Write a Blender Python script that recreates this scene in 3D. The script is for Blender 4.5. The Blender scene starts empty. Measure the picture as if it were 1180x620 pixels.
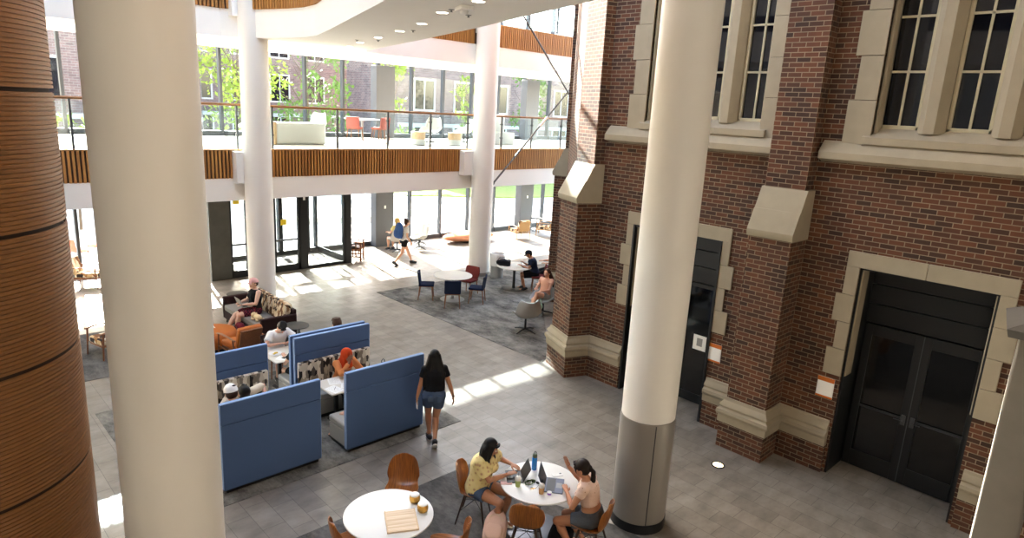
import bpy, math, random
from mathutils import Vector as V, Matrix, Quaternion
from math import sin, cos, pi, radians as R, hypot, atan2
random.seed(7)
C = bpy.context.scene.collection

# ------------------------------------------------------------------ camera
H = 5.5; F = 759.0
def nrm(v): return v.normalized()
vx = nrm(V((810, 140, -F))); vy = V((-750, 224, -F)); vy = nrm(vy - vx * vx.dot(vy)); vz = vx.cross(vy)
cd = bpy.data.cameras.new('camera'); cam = bpy.data.objects.new('camera', cd); C.objects.link(cam)
M4 = Matrix((vx, vy, vz)).to_4x4(); M4.translation = V((0, 0, H)); cam.matrix_world = M4
cd.sensor_width = 36; cd.lens = F / 1180 * 36; cd.clip_end = 400
bpy.context.scene.camera = cam

# ------------------------------------------------------------------ materials
MT = {}
def srgb(c):
    if isinstance(c, str): c = tuple(int(c[i:i+2], 16) / 255 for i in (0, 2, 4))
    return tuple(x / 12.92 if x <= .04045 else ((x + .055) / 1.055) ** 2.4 for x in c) + (1,)
def base(name, col, rough=.6, metal=0, spec=.5):
    m = bpy.data.materials.new(name); m.use_nodes = True; MT[name] = m
    b = m.node_tree.nodes['Principled BSDF']
    b.inputs['Base Color'].default_value = srgb(col); b.inputs['Roughness'].default_value = rough
    b.inputs['Metallic'].default_value = metal; b.inputs['Specular IOR Level'].default_value = spec
    return m, m.node_tree, b
def N(nt, t, **k):
    n = nt.nodes.new(t)
    for a, v in k.items(): setattr(n, a, v)
    return n
def coord(nt, uv=False, scale=(1, 1, 1), rot=(0, 0, 0)):
    tc = N(nt, 'ShaderNodeTexCoord'); mp = N(nt, 'ShaderNodeMapping')
    mp.inputs['Scale'].default_value = scale; mp.inputs['Rotation'].default_value = rot
    nt.links.new(tc.outputs['UV' if uv else 'Object'], mp.inputs['Vector']); return mp.outputs[0]
def ramp(nt, fac, stops, interp='LINEAR'):
    r = N(nt, 'ShaderNodeValToRGB'); r.color_ramp.interpolation = interp
    e = r.color_ramp.elements
    while len(e) < len(stops): e.new(.5)
    for i, (p, c) in enumerate(stops): e[i].position = p; e[i].color = srgb(c)
    nt.links.new(fac, r.inputs[0]); return r.outputs[0]
def bump(nt, b, h, s=.2, d=.01):
    n = N(nt, 'ShaderNodeBump'); n.inputs['Strength'].default_value = s; n.inputs['Distance'].default_value = d
    nt.links.new(h, n.inputs['Height']); nt.links.new(n.outputs[0], b.inputs['Normal'])
def noise(nt, vec, scale=5, detail=4, rough=.5):
    n = N(nt, 'ShaderNodeTexNoise'); n.inputs['Scale'].default_value = scale; n.inputs['Detail'].default_value = detail
    n.inputs['Roughness'].default_value = rough; nt.links.new(vec, n.inputs['Vector']); return n.outputs['Fac']
def plain(name, col, rough=.6, metal=0, var=.06, sc=8, bs=0, spec=.5):
    """a colour with a little uneven tone"""
    m, nt, b = base(name, col, rough, metal, spec)
    c = srgb(col) if not isinstance(col, tuple) else srgb(col)
    f = noise(nt, coord(nt), sc, 4)
    mx = N(nt, 'ShaderNodeMix', data_type='RGBA'); mx.inputs['A'].default_value = tuple(x * (1 - var) for x in c[:3]) + (1,)
    mx.inputs['B'].default_value = tuple(min(1, x * (1 + var)) for x in c[:3]) + (1,)
    nt.links.new(f, mx.inputs['Factor']); nt.links.new(mx.outputs['Result'], b.inputs['Base Color'])
    if bs: bump(nt, b, noise(nt, coord(nt), bs, 3), .25, .004)
    return m
def brick(name, c1, c2, mortar, bw=.215, bh=.073, ms=.0065, rough=.85, varsc=1.2):
    m, nt, b = base(name, c1, rough); uv = coord(nt, True)
    t = N(nt, 'ShaderNodeTexBrick'); t.offset = .5; nt.links.new(uv, t.inputs['Vector'])
    for k, v in (('Scale', 1), ('Mortar Size', ms), ('Mortar Smooth', .15), ('Bias', 0), ('Brick Width', bw), ('Row Height', bh)): t.inputs[k].default_value = v
    t.inputs['Color1'].default_value = srgb(c1); t.inputs['Color2'].default_value = srgb(c2); t.inputs['Mortar'].default_value = srgb(mortar)
    mx = N(nt, 'ShaderNodeMix', data_type='RGBA', blend_type='MULTIPLY'); mx.inputs['Factor'].default_value = .55
    col = ramp(nt, noise(nt, uv, varsc, 6, .65), [(.3, '8f8f8f'), (.7, 'ffffff')])
    nt.links.new(t.outputs['Color'], mx.inputs['A']); nt.links.new(col, mx.inputs['B']); nt.links.new(mx.outputs['Result'], b.inputs['Base Color'])
    inv = N(nt, 'ShaderNodeMath', operation='SUBTRACT'); inv.inputs[0].default_value = 1; nt.links.new(t.outputs['Fac'], inv.inputs[1])
    bump(nt, b, inv.outputs[0], .6, .008); return m
def wood(name, c1, c2, rough=.45, scale=(2, 30, 30), coat=0):
    m, nt, b = base(name, c1, rough); vec = coord(nt, False, scale)
    f = noise(nt, vec, 1.6, 6, .6)
    nt.links.new(ramp(nt, f, [(.3, c1), (.7, c2)]), b.inputs['Base Color']); b.inputs['Coat Weight'].default_value = coat
    b.inputs['Coat Roughness'].default_value = .15; return m
def fabric(name, col, var=.12, sc=180, rough=.95):
    m, nt, b = base(name, col, rough, 0, .2); v = coord(nt); c = srgb(col)
    f = noise(nt, v, sc, 2)
    mx = N(nt, 'ShaderNodeMix', data_type='RGBA'); mx.inputs['A'].default_value = tuple(x * (1 - var) for x in c[:3]) + (1,)
    mx.inputs['B'].default_value = tuple(min(1, x * (1 + var)) for x in c[:3]) + (1,)
    nt.links.new(f, mx.inputs['Factor']); nt.links.new(mx.outputs['Result'], b.inputs['Base Color']); bump(nt, b, f, .2, .002); return m
def pattern(name, cols, scale, rot=(0, 0, 0), metric='voronoi'):
    """woven upholstery with a random patchwork of colours"""
    m, nt, b = base(name, cols[0], .95, 0, .2); v = coord(nt, True, scale, rot)
    t = N(nt, 'ShaderNodeTexVoronoi', distance='MANHATTAN'); t.inputs['Scale'].default_value = 1; t.inputs['Randomness'].default_value = .45
    nt.links.new(v, t.inputs['Vector']); s = N(nt, 'ShaderNodeSeparateColor'); nt.links.new(t.outputs['Color'], s.inputs[0])
    k = len(cols); nt.links.new(ramp(nt, s.outputs[0], [(i / k, c) for i, c in enumerate(cols)], 'CONSTANT'), b.inputs['Base Color']); return m
def glass(name, tint=(.93, .96, .97), refl=1.0):
    m = bpy.data.materials.new(name); m.use_nodes = True; MT[name] = m; nt = m.node_tree; nt.nodes.clear()
    o = N(nt, 'ShaderNodeOutputMaterial'); t = N(nt, 'ShaderNodeBsdfTransparent'); g = N(nt, 'ShaderNodeBsdfGlossy'); mx = N(nt, 'ShaderNodeMixShader')
    t.inputs[0].default_value = tint + (1,); g.inputs['Roughness'].default_value = .02
    fr = N(nt, 'ShaderNodeLayerWeight'); fr.inputs[0].default_value = .5; pw = N(nt, 'ShaderNodeMath', operation='POWER'); pw.inputs[1].default_value = 4; nt.links.new(fr.outputs['Facing'], pw.inputs[0]); ad = N(nt, 'ShaderNodeMath', operation='MULTIPLY_ADD'); ad.inputs[1].default_value = .75; ad.inputs[2].default_value = .035; nt.links.new(pw.outputs[0], ad.inputs[0])
    mu = N(nt, 'ShaderNodeMath', operation='MULTIPLY'); mu.inputs[1].default_value = refl
    nt.links.new(ad.outputs[0], mu.inputs[0]); nt.links.new(mu.outputs[0], mx.inputs[0]); nt.links.new(t.outputs[0], mx.inputs[1]); nt.links.new(g.outputs[0], mx.inputs[2]); nt.links.new(mx.outputs[0], o.inputs[0])
    return m
def emis(name, col, s):
    m, nt, b = base(name, col, .5); b.inputs['Emission Color'].default_value = srgb(col); b.inputs['Emission Strength'].default_value = s; return m

brick('brick', '6c3f26', '3b241a', '8f7d66')
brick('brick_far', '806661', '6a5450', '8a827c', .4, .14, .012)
plain('limestone', '9a8e79', .85, 0, .12, 5, 60)
plain('pier_stone', '7a746a', .85, 0, .14, 4, 60)
plain('slate', '55534f', .7, 0, .15, 9)
plain('plaster', 'efece6', .7, 0, .02, 3); plain('plaster_grey', '8f8a82', .8, 0, .03, 3)
plain('column_paint', 'e6e2db', .55, 0, .02, 2)
plain('column_wrap', '8c8680', .4, .3, .05, 3)
plain('black_metal', '17181a', .45, .2, .1, 6)
plain('mullion_grey', '3f4145', .5, .3, .06, 5)
plain('column_grey', '56575b', .6, 0, .05, 4)
plain('steel', '4c4d50', .4, .4, .05, 6)
plain('rod_steel', '5a5856', .4, .6, .05, 6)
plain('chrome', 'c8c8c8', .15, 1, .02, 6)
plain('cream_paint', 'b3a88c', .6, 0, .08, 9)
plain('dark_stone', '45443f', .5, 0, .35, 4)
plain('white_laminate', 'e9e8e4', .35, 0, .02, 4)
plain('cream_laminate', 'd9d3c5', .35, 0, .03, 4)
plain('paper', 'f2f1ec', .8, 0, .02, 8)
plain('orange_card', 'c8691f', .7, 0, .05, 8)
plain('yellow_card', 'e8c81c', .7, 0, .04, 8)
plain('black_plastic', '141416', .45, 0, .1, 12)
plain('dark_plastic', '2b2c30', .5, 0, .1, 12)
plain('grey_plastic', '8d8d8b', .5, 0, .06, 12)
plain('white_plastic', 'e8e6e2', .45, 0, .03, 12)
plain('mattress_grey', '96938e', .55, 0, .06, 10)
plain('pale_concrete', 'cfc9be', .9, 0, .06, 1)
plain('gravel', 'b5b0a6', .95, 0, .3, 12, 30)
plain('earth', '6b5a46', .95, 0, .2, 3)
plain('lawn', '727c34', .95, 0, .3, 3, 40)
plain('leaf', '5d7a30', .7, 0, .35, 2)
plain('leaf_light', '84973a', .7, 0, .3, 2)
plain('bark', '5b4c3e', .9, 0, .3, 9, 40)
plain('window_trim', 'aeaca6', .7, 0, .04, 3)
fabric('booth_blue', '4f6791')
fabric('booth_edge', '8aa3cc')
fabric('navy', '1a2237', .15)
fabric('maroon', '6d2f2b', .15)
fabric('plum', '33211f', .12)
fabric('orange_leather', 'b5652a', .1, 40, .55)
fabric('terracotta', 'c98a6a', .08)
fabric('grey_felt', '9b9a97', .12)
fabric('white_felt', 'c6c5c1', .06)
fabric('seat_grey', '8b857e', .08)
wood('walnut', 'a9682a', '74411a', .35, (3, 40, 3), .4)
wood('walnut_dark', '3c2517', '27170e', .45)
wood('oak', 'b98d58', '94683a', .5, (4, 40, 40))
wood('teak', '8f5a34', '6e4022', .5)
wood('ash', 'd0b28c', 'b2906a', .5, (50, 3, 3))
wood('handrail', '9a6b3e', '7b4f2a', .45)
pattern('booth_pattern', ['2c2a2a', 'd8d2c4', '8f867a', 'efe9dc', '544e4a', 'b5aa98'], (17, 7.5, 1))
pattern('sofa_pattern', ['cbb89a', '6a4a36', 'e2d3b8', '9a7858', '3a2a22', 'd5c2a2'], (18, 11, 1), (0, 0, .6))
pattern('stripe_pattern', ['e6d8bf', '7d5a40', 'd2b68c', '3a3434', 'efe6d4', 'a67b50'], (9, 5, 1), (0, 0, .5))
glass('glass_clear', (.95, .97, .975), .6); glass('glass_guard', (.86, .93, .96), 1.3); glass('glass_tint', (.9, .93, .93), .7)
def dark_glass(name, c, r=.04):
    m, nt, b = base(name, c, r, 0, .6); return m
dark_glass('window_dark', '0c1018'); dark_glass('door_glass_dark', '0c0d0d', .06)
emis('lamp_glow', 'fff4e0', 8); emis('floor_glow', 'ffe2b0', 1.6); emis('screen_glow', '5c6470', .3)
MT['soil'] = MT['earth']

def slat_wood():
    m, nt, b = base('slat_wood', 'a5733f', .5); v = coord(nt, True, (9, .4, 1))
    f = noise(nt, v, 1, 3); nt.links.new(ramp(nt, f, [(.3, '8a5827'), (.55, 'b47d3f'), (.75, 'c79552')]), b.inputs['Base Color'])
slat_wood(); plain('slat_backing', '3a2412', .8, 0, .1, 5)
def drum_wood():
    m, nt, b = base('drum_wood', '9a6a38', .5); tc = N(nt, 'ShaderNodeTexCoord'); s = N(nt, 'ShaderNodeSeparateXYZ'); nt.links.new(tc.outputs['Object'], s.inputs[0])
    f = noise(nt, coord(nt, True, (1.2, 25, 1)), 1.2, 5); col = ramp(nt, f, [(.3, '744a22'), (.7, '8d5d2c')])
    nt.links.new(col, b.inputs['Base Color'])
drum_wood(); plain('drum_gap', '2a1a0e', .8, 0, .1, 5)
def tile_floor():
    m, nt, b = base('floor_tile', '8a847c', .4, 0, .45); uv = coord(nt, False, (1, 1, 1), (0, 0, pi / 2))
    t = N(nt, 'ShaderNodeTexBrick'); t.offset = .33; nt.links.new(uv, t.inputs['Vector'])
    for k, v in (('Scale', 1), ('Mortar Size', .003), ('Mortar Smooth', .1), ('Bias', 0), ('Brick Width', .61), ('Row Height', .305)): t.inputs[k].default_value = v
    t.inputs['Color1'].default_value = srgb('958d83'); t.inputs['Color2'].default_value = srgb('867e75'); t.inputs['Mortar'].default_value = srgb('5c564f')
    mx = N(nt, 'ShaderNodeMix', data_type='RGBA', blend_type='MULTIPLY'); mx.inputs['Factor'].default_value = .6
    c = ramp(nt, noise(nt, coord(nt, False, (1.2, 2.2, 1)), 1.6, 8, .65), [(.3, '8e8a86'), (.68, 'ffffff')])
    nt.links.new(t.outputs['Color'], mx.inputs['A']); nt.links.new(c, mx.inputs['B']); nt.links.new(mx.outputs['Result'], b.inputs['Base Color'])
    nt.links.new(ramp(nt, noise(nt, coord(nt), 3, 5), [(.3, '969696'), (.7, 'b2b2b2')]), b.inputs['Roughness'])
tile_floor()
def carpet_mat(name, a, c, sc=2.2):
    m, nt, b = base(name, a, 1, 0, .1); v = coord(nt, False, (1, .55, 1))
    f = noise(nt, v, sc, 10, .78); nt.links.new(ramp(nt, f, [(.36, a), (.62, c)]), b.inputs['Base Color']); bump(nt, b, noise(nt, coord(nt), 220, 2), .5, .006)
carpet_mat('carpet_grey', '42403c', '8c8880'); carpet_mat('carpet_dark', '403f3e', '6f6c68', 3)
def wood_board():
    m, nt, b = base('board_wood', 'cdb292', .5); v = coord(nt, False, (2, 60, 60))
    nt.links.new(ramp(nt, noise(nt, v, 1, 4), [(.3, 'b99a78'), (.7, 'dcc5a6')]), b.inputs['Base Color'])
wood_board()

# ------------------------------------------------------------------ mesh building
class MB:
    def __init__(s): s.v = []; s.f = []
    def add(s, vs, fs):
        o = len(s.v); s.v += [tuple(p) for p in vs]; s.f += [tuple(i + o for i in f) for f in fs]; return s
    def box(s, x0, x1, y0, y1, z0, z1, M=None):
        p = [V((x, y, z)) for z in (z0, z1) for y in (y0, y1) for x in (x0, x1)]
        if M: p = [M @ q for q in p]
        return s.add(p, [(0, 2, 3, 1), (4, 5, 7, 6), (0, 1, 5, 4), (2, 6, 7, 3), (0, 4, 6, 2), (1, 3, 7, 5)])
    def cb(s, c, d, rz=0, ry=0, rx=0):
        M = Matrix.Translation(c) @ Matrix.Rotation(rz, 4, 'Z') @ Matrix.Rotation(ry, 4, 'Y') @ Matrix.Rotation(rx, 4, 'X')
        return s.box(-d[0] / 2, d[0] / 2, -d[1] / 2, d[1] / 2, -d[2] / 2, d[2] / 2, M)
    def loft(s, rings, caps=True, closed=True):
        n = len(rings[0]); fs = []; vs = [p for r in rings for p in r]
        for i in range(len(rings) - 1):
            for j in range(n if closed else n - 1):
                a = i * n + j; b_ = i * n + (j + 1) % n; fs.append((a, b_, b_ + n, a + n))
        if caps: fs.append(tuple(range(n - 1, -1, -1))); fs.append(tuple(range((len(rings) - 1) * n, len(rings) * n)))
        return s.add(vs, fs)
    def tube(s, pts, rad, n=8, flat=1.0):
        pts = [V(p) for p in pts]; k = len(pts)
        if not hasattr(rad, '__len__'): rad = [rad] * k
        t0 = nrm(pts[1] - pts[0]); up = V((0, 0, 1)) if abs(t0.z) < .9 else V((1, 0, 0)); u = nrm(t0.cross(up)); rings = []; pt = t0
        for i in range(k):
            t = nrm(pts[min(i + 1, k - 1)] - pts[max(i - 1, 0)])
            u = nrm(pt.rotation_difference(t) @ u); pt = t; w = t.cross(u)
            rings.append([pts[i] + (u * cos(2 * pi * j / n) + w * sin(2 * pi * j / n) * flat) * rad[i] for j in range(n)])
        return s.loft(rings)
    def cyl(s, p0, p1, r0, r1=None, n=16): return s.tube([p0, p1], [r0, r0 if r1 is None else r1], n)
    def lathe(s, prof, c=(0, 0, 0), n=32):
        c = V(c); return s.loft([[c + V((r * cos(2 * pi * j / n), r * sin(2 * pi * j / n), z)) for j in range(n)] for r, z in prof])
    def prism(s, poly, z0, z1): return s.loft([[V((x, y, z)) for x, y in poly] for z in (z0, z1)])
    def ell(s, c, r, M=None, nu=14, nv=9):
        c = V(c); M = M or Matrix.Identity(3); rings = []
        for i in range(nv):
            a = -pi / 2 + pi * (i + .02) / (nv - 1 + .04)
            rings.append([c + M @ V((r[0] * cos(a) * cos(2 * pi * j / nu), r[1] * cos(a) * sin(2 * pi * j / nu), r[2] * sin(a))) for j in range(nu)])
        return s.loft(rings)
    def surf(s, grid, th):
        """a curved sheet with real thickness: grid[i][j] of points"""
        n = len(grid); m = len(grid[0]); G = [[V(p) for p in r] for r in grid]; top = []; bot = []
        for i in range(n):
            for j in range(m):
                a = G[min(i + 1, n - 1)][j] - G[max(i - 1, 0)][j]; b_ = G[i][min(j + 1, m - 1)] - G[i][max(j - 1, 0)]
                q = a.cross(b_); q = nrm(q) if q.length > 1e-9 else V((0, 0, 1)); top.append(G[i][j] + q * th / 2); bot.append(G[i][j] - q * th / 2)
        fs = []; k = n * m
        for i in range(n - 1):
            for j in range(m - 1):
                a = i * m + j; fs.append((a, a + m, a + m + 1, a + 1)); fs.append((k + a, k + a + 1, k + a + m + 1, k + a + m))
        edge = [(0, j) for j in range(m - 1)] + [(i, m - 1) for i in range(n - 1)] + [(n - 1, j) for j in range(m - 1, 0, -1)] + [(i, 0) for i in range(n - 1, 0, -1)]
        ids = [i * m + j for i, j in edge]
        for q in range(len(ids)):
            a, b_ = ids[q], ids[(q + 1) % len(ids)]; fs.append((a, b_, k + b_, k + a))
        return s.add(top + bot, fs)
    def mesh(s, name):
        me = bpy.data.meshes.new(name); me.from_pydata(s.v, [], s.f); me.validate(); return me
    def build(s, name, m, parent=None, bevel=0, smooth=40, sub=0, uv=True, seg=2):
        import bmesh
        me = s.mesh(name); bm = bmesh.new(); bm.from_mesh(me); bmesh.ops.recalc_face_normals(bm, faces=bm.faces)
        if uv:
            L = bm.loops.layers.uv.new('UVMap')
            for f in bm.faces:
                n = f.normal
                if abs(n.z) > .75:
                    for l in f.loops: l[L].uv = (l.vert.co.x, l.vert.co.y)
                else:
                    t = nrm(V((-n.y, n.x, 0)))
                    for l in f.loops: l[L].uv = (l.vert.co.dot(t), l.vert.co.z)
        bm.to_mesh(me); bm.free()
        return link(name, me, m, parent, bevel, smooth, sub, seg)
def link(name, me, m, parent=None, bevel=0, smooth=40, sub=0, seg=2):
    o = bpy.data.objects.new(name, me); C.objects.link(o); me.materials.append(MT[m] if isinstance(m, str) else m)
    if parent: o.parent = parent
    if smooth: me.shade_smooth(); me.set_sharp_from_angle(angle=R(smooth))
    if bevel:
        q = o.modifiers.new('bevel', 'BEVEL'); q.width = bevel; q.segments = seg; q.limit_method = 'ANGLE'; q.angle_limit = R(50)
    if sub: q = o.modifiers.new('sub', 'SUBSURF'); q.levels = q.render_levels = sub
    return o
def tag(o, label, cat, group=None, kind=None):
    o['label'] = label; o['category'] = cat
    if group: o['group'] = group
    if kind: o['kind'] = kind
    return o
def thing(name, label, cat, loc=(0, 0, 0), rz=0, group=None):
    o = bpy.data.objects.new(name, None); C.objects.link(o); o.location = loc; o.rotation_euler = (0, 0, rz); o.empty_display_size = .1
    return tag(o, label, cat, group)
def struct(name, parent=None):
    o = bpy.data.objects.new(name, None); C.objects.link(o); o['kind'] = 'structure'; return o
def st(o): o['kind'] = 'structure'; return o
KIDS = {}
def dup(o, loc=None, rz=None, label=None, group=None):
    def cp(q, par):
        c = q.copy(); C.objects.link(c)
        if par is not None: c.parent = par
        for ch in list(q.children): cp(ch, c)
        return c
    c = cp(o, None)
    if loc is not None: c.location = loc
    if rz is not None: c.rotation_euler = (0, 0, rz)
    if label: c['label'] = label
    if group: c['group'] = group
    return c
# ------------------------------------------------------------------ the room shell
SL = [( -3, 26)]
st(MB().box(-9, 26, -6, 22.45, -.3, 0).build('floor', 'floor_tile', smooth=0))
# mezzanine slab (second floor) with slatted fascia and plain band
mz = struct('trim_1')
MB().box(-9, 26, 16.85, 22.2, 3.3, 4.16).build('slab', 'plaster', mz, smooth=0)
MB().box(-9, 26, 16.77, 16.86, 2.9, 3.465).build('fascia_band', 'plaster', mz, smooth=0)
MB().box(-9, 26, 16.86, 22.2, 2.9, 3.3).build('soffit', 'plaster', mz, smooth=0)
MB().box(-9, 26, 16.75, 16.9, 4.155, 4.19).build('edge_cap', 'oak', mz, smooth=0)
MB().box(-9, 26, 16.9, 22.2, 4.16, 4.19).build('deck', 'pale_concrete', mz, smooth=0)
def slats(path, z0, z1, parent, step=.09, w=.05, d=.05):
    """vertical timber slats in front of a dark backing, along a polyline"""
    m = MB(); bk = MB(); acc = 0
    for (a, b_) in zip(path[:-1], path[1:]):
        a = V(a); b_ = V(b_); L = (b_ - a).length; t = (b_ - a) / L; nn = V((t.y, -t.x)); p = acc
        while p < L:
            c = a + t * p + nn * d / 2; m.cb((c.x, c.y, (z0 + z1) / 2), (w, d, z1 - z0), atan2(t.y, t.x)); p += step
        acc = p - L
        c = (a + b_) / 2 - nn * .02; bk.cb((c.x, c.y, (z0 + z1) / 2), (L + .02, .04, z1 - z0), atan2(t.y, t.x))
    m.build('slat_screen', 'slat_wood', parent, smooth=0); bk.build('slat_backing', 'slat_backing', parent, smooth=0)
for xa, xb in ((-9, 6.42), (7.3, 13.75), (14.6, 22.0)):
    slats([(xa, 16.8), (xb, 16.8)], 3.465, 4.155, mz)
for x in (6.68, 13.95): MB().box(x - .26, x + .3, 16.5, 16.86, 3.35, 4.14).build('column_bracket', 'plaster', mz, bevel=.01)
# third floor slab and the bridge that leaves it
edge = [(-9, 16.77), (6.3, 16.77), (6.62, 16.55), (6.95, 15.9), (7.2, 15.1), (7.28, 14.5), (7.2, 13.8), (6.7, 12.3), (5.18, 8.0), (3.6, 3.53), (2.2, -.4)]
redge = [(4.6, -.4), (6.3, 4.9), (7.16, 7.45), (7.74, 9.1), (8.73, 12.27), (9.55, 15.1), (9.85, 16.1), (10.15, 16.6), (10.6, 16.77)]
c3 = struct('ceiling')
poly = edge + redge + [(26, 16.77), (26, 20.6), (-9, 20.6)]
import bmesh
def polyprism(poly, z0, z1, name, m, parent):
    bm = bmesh.new(); vs = [bm.verts.new((x, y, z0)) for x, y in poly]; f = bm.faces.new(vs)
    r = bmesh.ops.extrude_face_region(bm, geom=[f])
    for v in r['geom']:
        if isinstance(v, bmesh.types.BMVert): v.co.z = z1
    bmesh.ops.recalc_face_normals(bm, faces=bm.faces); bmesh.ops.triangulate(bm, faces=[f for f in bm.faces if len(f.verts) > 4])
    me = bpy.data.meshes.new(name); bm.to_mesh(me); bm.free(); return link(name, me, m, parent, smooth=0)
polyprism(poly, 6.83, 7.46, 'soffit_band', 'plaster', c3)
def inset(path, d):
    out = []
    for i, p in enumerate(path):
        a = V(path[max(i - 1, 0)]); b_ = V(path[min(i + 1, len(path) - 1)]); t = nrm(b_ - a); n_ = V((-t.y, t.x)); out.append(tuple(V(p) + n_ * d))
    return out
poly2 = inset(edge, .06) + inset(redge, .06) + [(26, 16.83), (26, 22.2), (-9, 22.2)]
polyprism(poly2, 7.8, 8.15, 'slab_core', 'plaster', c3)
polyprism(inset(edge, .05) + inset(redge, .05) + [(26, 16.82), (26, 20.6), (-9, 20.6)], 7.46, 7.8, 'slab_fill', 'slat_backing', c3)
slats(edge, 7.46, 8.15, c3); slats([(10.6, 16.8), (14.2, 16.8)], 7.46, 8.15, c3); slats([(14.6, 16.8), (26, 16.8)], 7.46, 8.15, c3)
MB().box(6.45, 6.98, 16.45, 16.86, 7.3, 8.1).build('column_bracket', 'plaster', c3, bevel=.01)
# unseen roof above; its skylight opening is sized to set the soft fill light
rf = struct('ceiling_roof')
MB().box(-9, 12, -6, -4, 13.2, 13.5).box(-9, 12, 14, 22.3, 13.2, 13.5).box(-9, -2, -4, 14, 13.2, 13.5).box(10.4, 12, -4, 14, 13.2, 13.5).box(-2, 10.4, -4, 7.5, 13.2, 13.5).build('roof_deck', 'plaster', rf, smooth=0)
wl = struct('wall_back')
MB().box(10.8, 26, 22.36, 22.5, 10.2, 11.7).build('sun_block_band', 'plaster', wl, smooth=0); MB().box(-9, 10.8, 22.2, 22.4, 8.2, 13.2).build('sun_block_wall', 'plaster', wl, smooth=0)  # unseen band and wall, added to block stray sun from floor and columns
wf = struct('wall_front'); MB().box(-9, 14, -6.2, -6, 0, 13.5).build('rear_wall', 'plaster_grey', wf, smooth=0)
w2 = struct('wall_left'); MB().box(-9.2, -9, -6, 22.4, 0, 13.5).build('side_wall', 'plaster_grey', w2, smooth=0)
# glazing bays: one window per bay per floor
XS = [-2.0, -.5, 1.0, 2.48, 3.97, 5.4, 6.85, 8.26, 9.7, 11.15, 12.62, 14.1, 15.64, 17.2, 18.75, 20.28, 21.9, 23.55, 25.1, 26.6]
wn = 0
for z0, z1, lv in ((.12, 2.95, 0), (4.3, 7.8, 1), (8.3, 13.2, 2)):
    for a, b_ in zip(XS[:-1], XS[1:]):
        if lv == 0 and 7.2 < (a + b_) / 2 < 11.4: continue
        if lv == 2 and b_ < 10.8: continue
        wn += 1; w = struct('window_%d' % wn)
        MB().box(a + .04, b_ - .04, 22.29, 22.31, z0 + .05, z1).build('pane', 'glass_clear', w, smooth=0)
        MB().box(a - .04, a + .04, 22.2, 22.38, z0 - .1, z1).box(a + .04, b_ - .04, 22.2, 22.38, z1 - .07, z1).build('mullion', 'mullion_grey', w, smooth=0)
        MB().box(a + .04, b_ - .04, 22.16, 22.4, z0 - .12, z0 + .05).build('sill', 'mullion_grey', w, smooth=0)
MB().box(-9, 26, 22.2, 22.45, 2.95, 4.2).box(-9, 26, 22.2, 22.45, 7.8, 8.2).build('spandrel', 'plaster', wl, smooth=0)
# grey columns at the glass line
g0 = None
for i, (x, la) in enumerate(((14.12, 'square grey column by the glass wall beside the person on the white swivel chair'), (21.95, 'square grey column at the glass wall behind the striped armchairs'), (6.85, 'square grey column at the glass wall hidden behind the thick white column'))):
    if g0 is None:
        g0 = thing('square_column', la, 'column', (x, 21.95, 0), 0, 'grey columns along the glass wall')
        MB().box(-.4, .4, -.2, .2, 0, 2.89).box(-.4, .4, -.2, .2, 4.2, 6.83).build('shaft', 'column_grey', g0, bevel=.01)
        MB().box(-.04, .04, -.215, -.2, 1.5, 1.62).build('thermostat', 'white_plastic', g0, bevel=.004)
    elif i == 1: dup(g0, (x, 21.95, 0), label=la)
# entrance vestibule
v = struct('door_3')
MB().box(6.88, 7.48, 19.95, 20.35, 0, 2.9).build('stone_pier', 'dark_stone', v, smooth=0)
for a, b_, dr in ((7.48, 8.05, 1), (8.05, 8.87, 1), (8.87, 9.75, 1), (9.95, 11.4, 0)):
    MB().box(a, a + .07, 20.0, 20.1, 0, 2.9).box(b_ - .07, b_, 20.0, 20.1, 0, 2.9).box(a, b_, 20.0, 20.1, 2.75, 2.9).box(a, b_, 20.0, 20.1, 0, .1 + .12 * dr).build('frame', 'black_metal', v, smooth=0)
    MB().box(a + .07, b_ - .07, 20.04, 20.06, .1 + .12 * dr, 2.75).build('pane', 'glass_tint', v, smooth=0)
    if dr: MB().box(a + .06, b_ - .06, 19.95, 19.99, 1.02, 1.07).build('push_bar', 'steel', v, smooth=0)
MB().box(9.75, 9.95, 19.98, 20.14, 0, 2.9).build('post', 'black_metal', v, smooth=0)
MB().box(9.86, 9.92, 19.95, 19.98, 2.3, 2.6).build('card_reader', 'white_plastic', v, smooth=0)
for x, z in ((7.72, 2.38), (9.2, 1.62)): MB().box(x - .09, x + .09, 20.02, 20.035, z - .09, z + .09).build('yellow_sticker', 'yellow_card', v, smooth=0)
MB().box(11.4, 11.62, 19.98, 20.2, 0, 2.9).box(11.5, 11.56, 20.2, 22.2, 0, .2).box(11.5, 11.56, 20.2, 22.2, 2.7, 2.9).build('corner_post', 'black_metal', v, smooth=0)
MB().box(11.52, 11.54, 20.2, 22.2, .2, 2.7).build('side_pane', 'glass_tint', v, smooth=0)
for a, b_ in ((7.1, 8.0), (8.0, 9.0), (9.0, 10.1), (10.1, 11.5)):
    MB().box(a, a + .07, 22.2, 22.4, 0, 2.9).box(b_ - .07, b_, 22.2, 22.4, 0, 2.9).box(a, b_, 22.2, 22.4, 2.3, 2.4).box(a, b_, 22.2, 22.4, 0, .15).build('outer_frame', 'black_metal', v, smooth=0)
    MB().box(a + .07, b_ - .07, 22.29, 22.31, .15, 2.9).build('outer_pane', 'glass_clear', v, smooth=0)
m = thing('entrance_mat', 'dark entrance mat on the vestibule floor behind the glass doors', 'mat', (9.1, 21.1, 0))
MB().box(-1.2, 1.2, -.55, .55, .001, .015).build('mat_pile', 'carpet_dark', m, smooth=0)
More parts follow.
